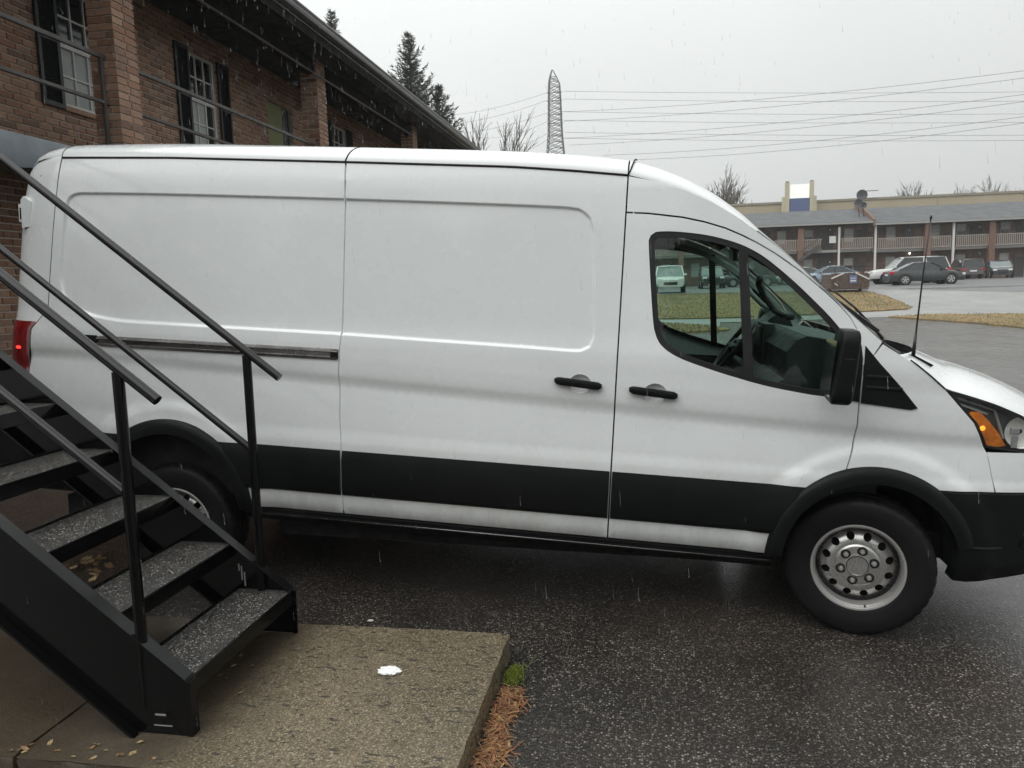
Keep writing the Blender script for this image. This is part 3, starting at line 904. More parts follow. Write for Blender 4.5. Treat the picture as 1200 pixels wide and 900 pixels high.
# ------------------------------------------------------------------ rear corners and doors
XR = [(.30,-4.85),(.39,-4.86),(.95,-4.852),(1.14,-4.836),(1.35,-4.808),(1.54,-4.802),(1.84,-4.788),(2.07,-4.772),(2.225,-4.742),(2.28,-4.705),(2.302,-4.66)]
def xr(z): return float(np.interp(z, [p[0] for p in XR], [p[1] for p in XR]))
def xs_(z): return float(np.interp(z, [.39,.95,1.07,1.329,1.446,1.65,1.891,2.131,2.302], [-4.694,-4.694,-4.66,-4.627,-4.525,-4.516,-4.502,-4.483,-4.47]))
def corner(zl, off, sgn, a1=90, n=14):
    rows = []
    for z in zl:
        w = float(np.interp(z, _zt, _wt)); x0, x1 = xs_(z)+.0025, xr(z); ry = .12
        rows.append([(x0-.001-(x0-x1+off)*math.sin(R_(a1*k/n)), sgn*(w-ry+(ry+off)*math.cos(R_(a1*k/n))), z) for k in range(n+1)])
    return rows
for sgn in (-1, 1):
    cr_ = corner(np.linspace(.39, 2.302, 70), 0, sgn)
    for dz_, k_ in ((.012, .03), (.02, .08)):
        cr_.append([(x_+k_*1.0*(1 if x_ < -4.5 else 1)*.6, y_-sgn*k_*.7, z_+dz_) for x_, y_, z_ in cr_[69]])
    b = BB(); b.grid(cr_); fix_normals(b.build('rear_corner', M_PAINT, None, True))
    tl = BB(); tl.grid(corner(np.linspace(.97, 1.372, 24), .006, sgn, 75))
    rw = corner([.97, 1.372], .006, sgn, 75)
    t = fix_normals(tl.build('tail_light', M_RED, None, 40))
    b = BB(); zc_ = 1.218; c0 = corner([zc_], .008, sgn, 75)[0]
    b.box((c0[4][0]-.016, c0[4][1]-.003, zc_-.008), (c0[4][0]+.016, c0[4][1]+.006, zc_+.008), .004); b.build('lit_bulb', M_REDLIT, t)
    b = BB(); b.grid(corner(np.linspace(1.06, 1.10, 3), .009, sgn, 75)); b.build('reversing_lens', M_CLEAR, t)
    # hinge bracket of the rear door
    b = BB(); zc_ = 1.985; x0 = xr(zc_)+.052
    b.box((x0-.022, sgn*.88-.03, zc_-.052), (x0+.014, sgn*.88+.02, zc_+.052), .005)
    b.prism([(x0+.006, zc_-.085), (x0+.062, zc_-.075), (x0+.062, zc_+.070), (x0+.025, zc_+.095), (x0+.006, zc_+.075)], sgn*.905-.016, sgn*.905+.016)
    fix_normals(b.build('door_hinge', M_PAINT, None, 30))
    b = BB(); b.box((x0-.012, sgn*.88-.033, zc_-.035), (x0+.004, sgn*.88-.029, zc_+.030)); b.build('hinge_recess', M_DARK)
b = BB(); b.grid([[(xr(z), y*(float(np.interp(z, _zt, _wt))-.119), z) for y in np.linspace(-1, 1, 9)] for z in np.linspace(.39, 2.302, 40)])
fix_normals(b.build('rear_door', M_PAINT, None, True))
b = BB(); b.box((-4.93, -1.022, .36), (-4.69, 1.022, .775), .05); b.build('rear_bumper', M_BLACKPL, None, 30)

# ------------------------------------------------------------------ nose: bumper, fascia, grille, headlights
nose = [(.96, -S1(.96, .7)), (1.005, -.74), (1.04, -.62), (1.07, -.40), (1.085, -.2), (1.09, 0)]
nose = nose + [(x, -y) for x, y in nose[-2::-1]]
nosec = catmull(nose, .04)
for sgn in (-1, 1):
    ol = arc(ARF, .425, 67, 17, 14) + [(.40, .515), (.405, .42), (.412, .328), (.474, .323), (.592, .34), (.758, .373), (.965, .42), (.965, .793)]
    panel('front_bumper', ol, M_BLACKPL, off=.014, flange=.10, sgn=sgn, rows=np.arange(.35, .8, .04))
    b = BB(); b.grid([[(x, sgn*(S1(x, .52)+.0165+o), z) for z, o in ((.528, -.004), (.521, .004), (.516, .004), (.511, -.006))] for x in np.linspace(.46, .60, 8)]); b.build('bumper_lip', M_BLACKPL)
    b = BB(); b.tube([(.79, sgn*(S1(.79, .6)+.012), .66), (.70, sgn*(S1(.70, .62)+.014), .60), (.69, sgn*(S1(.69, .55)+.014), .535), (.74, sgn*(S1(.74, .5)+.014), .508), (.86, sgn*(S1(.86, .5)+.014), .50)], .007, 6); b.build('fog_lamp_rim', M_BLACKPL, None, True)
    # headlight
    HL = [(.266, 1.270), (.31, 1.262), (.386, 1.241), (.45, 1.224), (.506, 1.206), (.58, 1.181), (.641, 1.155), (.74, 1.107), (.86, 1.03), (.90, .995), (.80, .986), (.665, .988), (.55, .996), (.474, 1.005), (.448, 1.054), (.413, 1.118), (.352, 1.180)]
    hl = panel('headlight', HL, M_DASHTOP, off=-.045, flange=0, sgn=sgn, rows=np.arange(1.0, 1.3, .03))
    panel('headlight_rim', HL, M_SEAL, hl, holes=[off_poly(resample(HL, .02), .010)], off=-.001, flange=.05, sgn=sgn, rows=[0.5])
    panel('lens_cover', off_poly(resample(HL, .02), .008), M_CLEAR, hl, off=-.003, flange=0, sgn=sgn, rows=np.arange(1.0, 1.3, .03))
    AM = [(.393, 1.158), (.402, 1.172), (.436, 1.172), (.475, 1.135), (.522, 1.085), (.575, 1.016), (.54, 1.009), (.490, 1.013), (.475, 1.03), (.452, 1.068), (.42, 1.118)]
    am = panel('amber_reflector', AM, M_AMBER, hl, off=-.016, flange=.03, sgn=sgn, rows=np.arange(1.0, 1.2, .03))
    b = BB(); n = 12; xc, zc_ = .452, 1.098
    b.lathe([(.001, sgn*.006), (.008, sgn*.005), (.012, 0)], (xc, sgn*(S1(xc, zc_)-.014), zc_), 'y', n); b.build('amber_bulb', M_AMBERLIT, hl, True)
    # round reflector bowl with a bulb shield
    b = BB(); xc, zc_, yc = .640, 1.084, S1(.640, 1.084)-.012
    b.lathe([(.078, 0), (.066, -sgn*.012), (.045, -sgn*.022), (.012, -sgn*.028)], (xc, sgn*yc, zc_), 'y', 28); b.build('reflector_bowl', M_SILVERREF, hl, True)
    b = BB(); b.box((xc-.055, sgn*(yc+.004)-.006, zc_-.012), (xc-.015, sgn*(yc+.004)+.006, zc_+.016), .004); b.box((xc-.045, sgn*(yc+.004)-.005, zc_-.075), (xc-.018, sgn*(yc+.004)+.005, zc_-.018), .004); b.build('bulb_shield', M_GREYPL, hl, 30)
    b = BB()
    for (xa, za, xb, zb) in ((.33, 1.235, .50, 1.185), (.345, 1.205, .47, 1.165), (.50, 1.19, .56, 1.05)):
        b.beam((xa, sgn*(S1(xa, za)-.030), za), (xb, sgn*(S1(xb, zb)-.030), zb), .012, .010)
    b.build('housing_rib', M_GREYPL, hl)
b = BB(); b.grid([[(x+.012, y, z) for x, y in nosec] for z in (.40, .46, .60, .70, .785, .795)]); fix_normals(b.build('bumper_centre', M_BLACKPL, None, 40))
b = BB(); b.grid([[(x-.004-.12*max(0, z-.95), y*(1-.25*max(0, z-.9)), z) for x, y in nosec] for z in (.80, .88, .98)]); fix_normals(b.build('front_fascia', M_PAINT, None, True))
b = BB(); b.grid([[(x-.02, y*.93, z) for x, y in nosec[4:-4]] for z in (.97, 1.0, 1.06)]); fix_normals(b.build('grille', M_DARK, None, True))
for zz in (.985, 1.02, 1.05):
    b = BB(); b.tube([(x-.012, y*.92, zz) for x, y in nosec[4:-4]], .008, 6); b.build('grille_bar', M_BLACKPL, None, True)

# ------------------------------------------------------------------ antenna, wipers
b = BB(); b.prism([(.108, 1.425), (.175, 1.412), (.262, 1.370), (.250, 1.360), (.10, 1.36)], -.83, -.77); an0 = fix_normals(b.build('antenna_base', M_BLACKPL))
b = BB(); b.tube([(.172, -.80, 1.395), (.1735, -.80, 1.52)], [.011, .006], 8); b.tube([(.1735, -.80, 1.51), (.176, -.80, 1.80), (.183, -.80, 2.088)], [.0045, .0038, .0034], 8); b.tube([(.1825, -.80, 2.075), (.1832, -.80, 2.092)], .0055, 8); b.build('antenna_mast', M_SEAL, an0, True)
b = BB(); b.tube([(.052, -.70, 1.480), (-.012, -.70, 1.548), (-.10, -.70, 1.634), (-.19, -.64, 1.71)], [.010, .008, .006, .005], 6); b.beam((-.275, -.66, 1.725), (.0, -.80, 1.52), .012, .022); b.build('wiper', M_SEAL)
b = BB(); b.beam((.09, -.25, 1.475), (.12, .45, 1.455), .012, .022); b.build('wiper', M_SEAL)

# ------------------------------------------------------------------ cab and inside
b = BB(); b.box((-4.60, -.90, .42), (-1.33, .90, 2.20)); b.build('cargo_liner', M_DARK)
b = BB(); b.box((-1.325, -.90, .42), (-1.285, .90, 2.06)); b.build('bulkhead', M_DARK)
b = BB(); b.box((-1.28, -.90, .42), (-.50, .90, .55)); b.box((-.495, -.5, .42), (.42, .5, 1.0)); b.build('cab_floor', M_DARK)
b = BB(); b.grid([[(x+bx*(1-abs(q)**2.2)-.01, .94*q*yy, z-.035+bz*(1-abs(q)**n)**(1/mm)) for q in VV[::4]] for x, z, yy, bx, bz, n, mm in cab_st]); b.build('headliner', M_DARK, None, True)
for sgn in (-1, 1):          # door inner skins keep the panel gaps dark
    b = BB(); b.grid([[(x, sgn*(S1(x, z)-.045), z) for x in np.linspace(-1.27, (-.12 if z > .86 else -.46), 8)] for z in (.42, .6, .858, .865, 1.0, 1.19)]); b.build('door_lining', M_DARK)
    b = BB(); b.grid([[(x, sgn*(S1(x, z)-.045), z) for z in np.linspace(.85, float(np.interp(x, [-.14, .1, .26, .4], [1.34, 1.30, 1.17, 1.02])), 5)] for x in np.linspace(-.14, .40, 9)]); b.build('fender_lining', M_DARK)
    b = BB()
    for (xa, za), (xb, zb) in zip(DSEAM[2:-1], DSEAM[3:]):
        b.beam((xa-.02, sgn*(S1(xa, za)-.05), za-.055), (xb-.02, sgn*(S1(xb, zb)-.05), zb-.055), .05, .03)
    b.build('pillar_trim', M_GREYPL if sgn > 0 else M_DASH)
    b = BB(); b.prism([(-1.27, 2.06), (-1.19, 2.06), (-1.16, 1.2), (-1.27, 1.2)], sgn*.86, sgn*.90); b.build('door_pillar', M_DARK)
b = BB(); b.prism([(-.47, .60), (-.50, 1.15), (-.51, 1.20), (-.485, 1.235), (-.44, 1.262), (-.43, 1.33), (-.44, 1.40), (-.40, 1.46), (-.35, 1.485), (-.31, 1.478), (-.16, 1.455), (.05, 1.43), (.05, .60)], -.86, .86)
dash = fix_normals(b.build('dashboard', M_DASH, None, 30))
b = BB(); b.prism([(-.352, 1.4865), (-.30, 1.4815), (-.15, 1.4575), (.05, 1.433), (.05, 1.425), (-.35, 1.475)], -.855, .855); b.build('dash_top', M_DASHTOP, dash)
b = BB(); b.box((-.525, -.80, 1.165), (-.46, -.25, 1.195), .008); b.box((-.475, -.78, 1.02), (-.455, -.28, 1.14), .006); b.build('glove_box', M_GREYPL, dash, 30)
b = BB(); b.box((-.455, -.14, 1.25), (-.39, .14, 1.50), .012); b.build('centre_stack', M_DASH, dash, 30)
b = BB(); b.box((-.47, -.09, 1.36), (-.452, .09, 1.48), .006); b.box((-.47, .10, 1.30), (-.45, .13, 1.44)); b.build('radio_screen', M_SEAL, dash)
b = BB(); b.prism([(-.42, 1.45), (-.36, 1.52), (-.30, 1.56), (-.26, 1.555), (-.22, 1.46)], .22, .56); b.build('instrument_hood', M_DASH, dash)
swc = Vector((-.56, .39, 1.315)); sd_ = Vector((.55, 0, .835)).normalized(); sn = sd_.cross(Vector((0, 1, 0)))
b = BB(); ring = [swc + (sd_*math.cos(t) + Vector((0, 1, 0))*math.sin(t))*.205 for t in np.linspace(0, 2*math.pi, 33)]
b.tube(ring, .0165, 8, False)
for t in (math.pi*.5, math.pi*1.5, math.pi): b.tube([swc, swc+(sd_*math.cos(t)+Vector((0, 1, 0))*math.sin(t))*.2], [.03, .014], 6)
b.tube([swc-sn*.03, swc+sn*.02], [.07, .05], 12); b.tube([swc, swc+Vector((.22, 0, -.12))], .045, 8)
b.build('steering_wheel', M_SEAL, None, True)
b = BB(); b.tube([(-.59, -.80, 1.76), (-.585, -.74, 1.735), (-.55, -.72, 1.67), (-.49, -.72, 1.60), (-.44, -.75, 1.575), (-.42, -.81, 1.575)], .017, 8); b.build('grab_handle', M_SEAL, None, True)
b = BB(); b.tube([(-.50, .80, 1.78), (-.49, .74, 1.75), (-.43, .72, 1.66), (-.35, .72, 1.585), (-.31, .75, 1.57), (-.30, .81, 1.59)], .018, 8); b.build('grab_handle', M_GREYPL, None, True)
b = BB(); b.box((-1.22, -.86, .95), (-.72, -.30, 1.13), .05); b.box((-1.22, .30, .95), (-.72, .86, 1.13), .05); b.build('seat_cushion', M_DASH, None, 40)
b = BB(); b.beam((-.62, -.03, 2.02), (-.62, .03, 2.0), .05, .1); b.box((-.66, -.13, 1.86), (-.63, .13, 1.95), .012); b.build('inner_mirror', M_SEAL, None, 40)

# ------------------------------------------------------------------ underbody and wheels (ground frame)
b = MB(); b.box((-4.55, -.72, .34), (.75, .72, .48)); b.box((-3.2, -.78, .27), (-.55, .78, .44)); b.box((-3.25, .15, .16), (-.52, .88, .43), .03); b.box((-4.6, .1, .22), (-4.2, .8, .43), .03); b.box((-4.6, -.80, .30), (-4.3, .80, .44)); b.tube([(-3.75, -.75, .34), (-3.75, .75, .34)], .06, 10); b.tube([(0, -.75, .33), (0, .75, .33)], .045, 10); b.tube([(-3.4, .1, .30), (-.6, .1, .30)], .045, 10); b.box((-2.6, -.6, .26), (-1.6, -.15, .40), .03); b.tube([(-4.5, .45, .3), (-1.0, .45, .32)], .035, 8)  # low far-side boxes added out of sight to block light under the van
b.build('underbody_and_blockers', M_DARK, van)

def wheel(loc, rz, sgn):
    w = empty('wheel', loc, rz, van)
    # tyre: shoulder and tread blocks in the round
    n = 120
    prof = [(.200,-.092),(.216,-.104),(.224,-.108),(.236,-.113),(.246,-.1135),(.262,-.1185),(.290,-.121),(.318,-.119),(.336,-.113),(.3465,-.104),(.3535,-.092),(.3565,-.078),(.3575,-.046),(.351,-.044),(.351,-.036),(.3585,-.034),(.3588,-.004),(.352,-.003)]
    prof = prof + [(r, -y) for r, y in prof[::-1]]
    vs, fs = [], []
    for (r, y) in prof:
        sh = .336 < r and abs(y) > .07
        for k in range(n):
            rr = r - (.006 if (sh and k % 3 == 0) else 0)
            th = 2*math.pi*k/n + (.35*y)
            rr2 = rr
            x_, z_ = rr2*math.cos(th), rr2*math.sin(th)
            yy = y
            if z_ < -.338:                                # flattened at the contact patch
                z_ = -.338 - (abs(z_)-.338)*.25
            vs.append((x_, sgn*-yy*1.0, z_))
    P = len(prof)
    for i in range(P-1):
        for k in range(n): fs.append((i*n+k, i*n+(k+1) % n, (i+1)*n+(k+1) % n, (i+1)*n+k))
    fix_normals(raw('tyre', vs, fs, M_RUBBER, w, 32))
    o = -sgn                                              # outward is -sgn*prof sign
    b = MB(); so = lambda y: sgn*-y
    b.lathe([(.199,so(-.090)),(.205,so(-.098)),(.213,so(-.1065)),(.2195,so(-.1095)),(.2225,so(-.106)),(.2235,so(-.100))], (0,0,0), 'y', 72)
    b.lathe([(.2195,so(-.1095)),(.211,so(-.108)),(.2045,so(-.100)),(.2015,so(-.088)),(.199,so(-.060)),(.195,so(-.020)),(.192,so(-.008))], (0,0,0), 'y', 72)
    fix_normals(b.build('rim', M_STEELW, w, 40))
    # pressed disc with twelve round holes
    def dy(r):
        return np.interp(r, [.0,.047,.052,.056,.098,.104,.108,.114,.135,.155,.172,.186,.192], [.070,.070,.078,.076,.073,.070,.064,.067,.062,.052,.038,.020,.008])
    outl = np.array([(.1915*math.cos(t), .1915*math.sin(t)) for t in np.linspace(0, 2*math.pi, 73)[:-1]])
    hs = []
    for k in range(12):
        a = 2*math.pi*(k+.5)/12
        hs.append(np.array([(.151*math.cos(a)+.0195*math.cos(t), .151*math.sin(a)+.0195*math.sin(t)) for t in np.linspace(0, 2*math.pi, 15)[:-1]]))
    pts = [(0.0, 0.0)]
    for r in (.02,.04,.047,.050,.053,.057,.068,.08,.09,.098,.102,.106,.110,.116,.124,.136,.170,.176,.181,.186):
        for k in range(48): pts.append((r*math.cos(2*math.pi*(k+.5*(int(r*1000) % 2))/48), r*math.sin(2*math.pi*(k+.5*(int(r*1000) % 2))/48)))
    pts = np.array(pts); okp = np.ones(len(pts), bool)
    for h in hs:
        c = h.mean(0); okp &= np.hypot(*(pts-c).T) > .0222
    pts = pts[okp]
    Vv = np.concatenate([outl]+hs+[pts]); E = []; kk = 0
    for lp in [outl]+hs:
        E += [(kk+i, kk+(i+1) % len(lp)) for i in range(len(lp))]; kk += len(lp)
    vo, _, fo, _, _, _ = delaunay_2d_cdt([Vector(p) for p in Vv], E, [], 0, 1e-6)
    vo = np.array([v[:] for v in vo]); fo = np.array([f for f in fo if len(f) == 3]); cen = vo[fo].mean(1)
    ok = inside(outl, cen)
    for h in hs: ok &= ~inside(h, cen)
    fix_normals(raw('wheel_disc', [(x, sgn*float(dy(math.hypot(x, z))), z) for x, z in vo], fo[ok].tolist(), M_DISC, w, 45))
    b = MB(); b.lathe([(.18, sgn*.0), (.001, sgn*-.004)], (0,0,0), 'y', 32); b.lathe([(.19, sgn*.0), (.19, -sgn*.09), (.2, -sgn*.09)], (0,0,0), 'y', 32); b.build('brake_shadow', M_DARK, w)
    for k in range(6):
        a = 2*math.pi*k/6+.28
        x, z = .0785*math.cos(a), .0785*math.sin(a)
        b = MB(); b.lathe([(.0125, sgn*.072), (.0125, sgn*.088), (.009, sgn*.094), (.001, sgn*.095)], (x,0,z), 'y', 6)
        nut = fix_normals(b.build('lug_nut', M_STEELW, w, 30))
        b = MB(); b.lathe([(.0250, sgn*.0752), (.0137, sgn*.0780)], (x,0,z), 'y', 18); b.build('lug_recess', M_DARK, w)
    b = MB(); b.lathe([(.1880, sgn*.0225), (.1965, sgn*.036)], (0,0,0), 'y', 60); b.lathe([(.0500, sgn*.0795), (.0535, sgn*.0785)], (0,0,0), 'y', 40); b.build('rim_groove_shade', M_DARK, w)  # shade of the rim and hub grooves, painted as dark rings
    b = MB(); b.lathe([(.0045, sgn*.09), (.0045, sgn*.105), (.001, sgn*.106)], (.045, 0, -.197), 'y', 8); b.build('valve', M_SEAL, w)
    return w
wheel((0, -.872, .352), R_(-11), -1)
wheel((-3.75, -.872, .352), 0, -1)
wheel((0, .872, .352), R_(-11), 1)
wheel((-3.75, .872, .352), 0, 1)
# ================================================================== ground
def ground_z(x, y):
    xx = 25*math.tanh(x/25)
    pl = -math.tan(TA)*xx + TB*min(y, 60)
    t = float(sstep(33, 48, y))
    return pl*(1-t) + (1.15+.009*(min(y, 90)-48))*t

def sheet(name, poly, mat, lift, step=1.0, kind='structure', skirt=0.0):
    """a sheet laid on the terrain, cut to a ground polygon"""
    poly = resample(poly, step*.8)
    lo, hi = poly.min(0), poly.max(0)
    G = np.array([(x, y) for x in np.arange(lo[0], hi[0], step) for y in np.arange(lo[1], hi[1], step)])
    if len(G):
        G = G[inside(poly, G)]
        if len(G):
            d = np.min(np.hypot(G[:, None, 0]-poly[None, :, 0], G[:, None, 1]-poly[None, :, 1]), axis=1)
            G = G[d > step*.4]
    V = np.concatenate([poly, G]) if len(G) else poly
    E = [(i, (i+1) % len(poly)) for i in range(len(poly))]
    vo, _, fo, _, _, _ = delaunay_2d_cdt([Vector(p) for p in V], E, [], 0, 1e-6)
    vo = np.array([v[:] for v in vo]); fo = np.array([f for f in fo if len(f) == 3])
    fo = fo[inside(poly, vo[fo].mean(1))]
    f = lift if callable(lift) else (lambda x, y: lift)
    vs = [(x, y, ground_z(x, y)+f(x, y)) for x, y in vo]
    faces = fo.tolist()
    if skirt:
        n0 = len(vs); n = len(poly)
        vs += [(vs[i][0], vs[i][1], vs[i][2]-skirt) for i in range(n)]
        faces += [(i, (i+1) % n, n0+(i+1) % n, n0+i) for i in range(n)]
    o = raw(name, vs, faces, mat, None, 30)
    fix_normals(o)
    if o.data.polygons[0].normal.z < 0: o.data.flip_normals()
    return tag(o, kind=kind)

ys = np.concatenate([[-400, -120, -40, -12, -4], np.arange(-2, 14, .5), np.arange(14, 32, 2), np.arange(32, 50, .6), np.arange(50, 100, 5), [120, 180, 300, 600, 1200]])
xs = np.concatenate([[-900, -300, -120, -60, -30], np.arange(-14, 14, .5), np.arange(14, 40, 2), [50, 80, 140, 300, 900]])
b = MB(); b.grid([[(x, y, ground_z(x, y)) for x in xs] for y in ys])
g = b.build('ground', M_ASPH, None, True); fix_normals(g)
if g.data.polygons[0].normal.z < 0: g.data.flip_normals()
tag(g, kind='structure')

# ================================================================== concrete pad at the foot of the stairs
PZ = .17
def pad():
    root = tag(empty('concrete_pad', (-.585, 2.2, .0)), kind='structure')
    ox, oy = -.585, 2.2
    r = random.Random(3)
    for nm, x0, x1 in (('pad_slab', -2.185, -.585), ('pad_slab', -4.4, -2.197)):
        y0, y1 = 2.20, 3.375
        bm = bmesh.new()
        nx, ny = int((x1-x0)/.05), 24
        vs = []
        top_ = [[bm.verts.new((x0+(x1-x0)*i/nx-ox, y0+(y1-y0)*j/ny-oy, PZ+.0025*math.sin(7*i/nx+3*j/ny)+r.uniform(-.0012, .0012))) for j in range(ny+1)] for i in range(nx+1)]
        for i in range(nx):
            for j in range(ny): bm.faces.new((top_[i][j], top_[i+1][j], top_[i+1][j+1], top_[i][j+1]))
        # worn edges and broken-looking sides
        rim = [top_[i][0] for i in range(nx+1)] + [top_[nx][j] for j in range(1, ny+1)] + [top_[i][ny] for i in range(nx-1, -1, -1)] + [top_[0][j] for j in range(ny-1, 0, -1)]
        for q, v in enumerate(rim):
            ch_ = .004*math.sin(q*.61)+.003*math.sin(q*1.9+1)+(r.uniform(.004, .014) if r.random() < .10 else 0)
            if v.co.x > x1-ox-.001 and x1 > -1: v.co.x -= abs(ch_); v.co.z -= abs(ch_)*.5
            elif v.co.y < y0-oy+.001: v.co.y += abs(ch_); v.co.z -= abs(ch_)*.4
        rx_ = {id(v): v for v in rim}
        rings = [rim]
        for dz, dd in ((-.006, .008), (-.02, .012), (-.06, .006), (-.10, .010), (-.22, .008)):
            ring = []
            for v in rim:
                dx = 1 if v.co.x > x1-ox-.022 else (-1 if v.co.x < x0-ox+.001 else 0); dy = 1 if v.co.y > y1-oy-.001 else (-1 if v.co.y < y0-oy+.022 else 0)
                ring.append(bm.verts.new((v.co.x+dx*(dd-.010+r.uniform(-.004, .003)), v.co.y+dy*(dd-.010+r.uniform(-.004, .003)), PZ+dz+r.uniform(-.003, .003))))
            rings.append(ring)
        for a, b2 in zip(rings[:-1], rings[1:]):
            for i in range(len(rim)): bm.faces.new((a[i], b2[i], b2[(i+1) % len(rim)], a[(i+1) % len(rim)]))
        bmesh.ops.recalc_face_normals(bm, faces=bm.faces[:])
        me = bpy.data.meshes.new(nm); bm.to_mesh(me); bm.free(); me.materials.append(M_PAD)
        me.polygons.foreach_set('use_smooth', [True]*len(me.polygons)); me.set_sharp_from_angle(angle=R_(50))
        link(bpy.data.objects.new(nm, me), root)
pad()

# ================================================================== black steel staircase
RISE, RUN = .2275, .286
NX, NZ = -1.618, .388                   # first nosing
YN, YF = 2.405, 3.272
stair = empty('metal_staircase', (NX, (YN+YF)/2, PZ))
tag(stair, 'black painted steel staircase with gritty treads rising to the brick walkway', 'staircase')
def SB(): 
    m_ = MB(); return m_
def sbuild(mb, name, mat, parent=None, smooth=None):
    mb.v = [(p[0]-NX, p[1]-(YN+YF)/2, p[2]-PZ) for p in mb.v] if parent is None or parent is stair else mb.v
    return mb.build(name, mat, parent or stair, smooth)
NST = 14
def zn(x): return NZ+(NX-x)*RISE/RUN
xe = NX-(NST-1)*RUN-.02
for y, s in ((YN, -1), (YF, 1)):
    b = MB()
    # channel: web, top flange, bottom flange, toe foot
    dv = .36
    web = [(NX-.012, PZ+.004), (NX-.004, zn(NX)-.004), (xe, zn(xe)-.004), (xe, zn(xe)-dv), (NX-.20, PZ+.004)]
    b.prism(web, y-.004, y+.004)
    sbuild(b, 'stringer_web', M_STAIR)
    b = MB(); b.prism([(NX+.004, zn(NX)), (xe, zn(xe)), (xe, zn(xe)+.010), (NX-.002, zn(NX)+.0105)], y-(.045 if s > 0 else .012), y+(.012 if s > 0 else .045)); sbuild(b, 'stringer_flange', M_STAIRRAIL)
    b = MB(); b.prism([(NX-.205, PZ+.004), (xe, zn(xe)-dv), (xe, zn(xe)-dv-.010), (NX-.222, PZ+.004)], y-.045, y+.012); sbuild(b, 'stringer_flange', M_STAIR)
    b = MB(); b.prism([(NX-.010, PZ+.002), (NX+.010, PZ+.002), (NX+.014, zn(NX)-.002), (NX-.002, zn(NX)-.002)], y-.006, y+.040 if s < 0 else y+.006); sbuild(b, 'toe_plate', M_STAIR)
for k in range(NST-1):
    x = NX-k*RUN; z = NZ+k*RISE
    b = MB(); b.box((x-.275, YN+.006, z-.012), (x-.002, YF-.006, z), .003); t = sbuild(b, 'tread', M_GRIT)
    b = MB(); b.box((x-.004-NX, YN+.006-(YN+YF)/2, z-.062-PZ), (x+.005-NX, YF-.006-(YN+YF)/2, z+.0015-PZ), .002); b.build('nosing', M_STAIR, t)
    b = MB(); b.box((x-.279-NX, YN+.006-(YN+YF)/2, z-.045-PZ), (x-.272-NX, YF-.006-(YN+YF)/2, z+.012-PZ)); b.build('back_lip', M_STAIR, t)
# kick plates hung under two of the upper treads, seen dark through the gaps
def rail(name, y, xa, za, xb, r=.0195):
    zb = za+(xa-xb)*RISE/RUN
    b = MB(); b.tube([(xa, y, za), (xb, y, zb)], r, 14); return sbuild(b, name, M_STAIRRAIL, None, 40)
XT = xe+.05
rail('handrail', YN+.012, -1.645, 1.432, XT)
rail('handrail', YF-.012, -1.606, 1.412, XT)
rail('mid_rail', YN+.012, -1.815, 1.098, XT, .017)
rail('mid_rail', YF-.012, -1.775, 1.078, XT, .017)
for y, x, zt in ((YN+.012, -1.792, 1.535), (YF-.012, -1.762, 1.520)):
    k = 0
    while x-k*5*RUN > XT:
        xx = x-k*5*RUN
        b = MB(); b.tube([(xx-.006, y, zn(xx)-.26 if y < 3 else zn(xx)-.12), (xx, y, zt+k*5*RISE)], .0205, 14); sbuild(b, 'rail_post', M_STAIR, None, 40)
        k += 1
b = MB(); b.box((-1.757, YN-.0062, .247), (-1.713, YN-.0042, .254)); sbuild(b, 'maker_plate', M_GREYPL)
b = MB(); b.box((-1.765, YN-.0062, .206), (-1.690, YN-.0042, .210)); sbuild(b, 'maker_plate', M_GREYPL)
for px_, z0_, z1_ in ((-1.872, .50, .43), (-1.858, .47, .40), (-1.885, .51, .475)):
    b = MB(); b.box((px_-.004, YF-.0068, z1_), (px_+.003, YF-.0044, z0_), .001); sbuild(b, 'paint_run', M_GREYPL)
# landing plate to the walkway
b = MB(); b.box((-5.62, YN-.02, 3.262), (xe+.06, YF+.02, 3.275)); sbuild(b, 'landing_plate', M_GRIT)

# ================================================================== brown brick walk-up building
bld = empty('brick_building', (-6.5, 7.0, 0.0))
tag(bld, 'two-storey brown brick building with open upper walkway behind the van', 'building')
BX, BY = -6.5, 7.0
def bbuild(mb, name, mat, parent=None, smooth=None):
    mb.v = [(p[0]-BX, p[1]-BY, p[2]) for p in mb.v]
    return mb.build(name, mat, parent or bld, smooth)
CH, CL, CM = .0762, .2125, .0125        # course height, brick pitch, mortar
WX = -6.5
Y0, Y1, ZT = 1.2, 24.5, 5.72
wins = [(8.12, 8.90, 4.02, 5.38), (10.70, 11.42, 4.02, 5.38), (15.9, 16.7, 4.02, 5.38), (21.0, 21.8, 4.02, 5.38), (4.6, 5.4, 4.02, 5.38)]
gdoor = (13.08, 14.05, 3.28, 5.22)
opens = [(a, b_, c, d) for a, b_, c, d in wins] + [gdoor, (9.3, 10.2, .1, 2.15), (2.4, 3.3, .2, 2.3)]
brick_me = {}
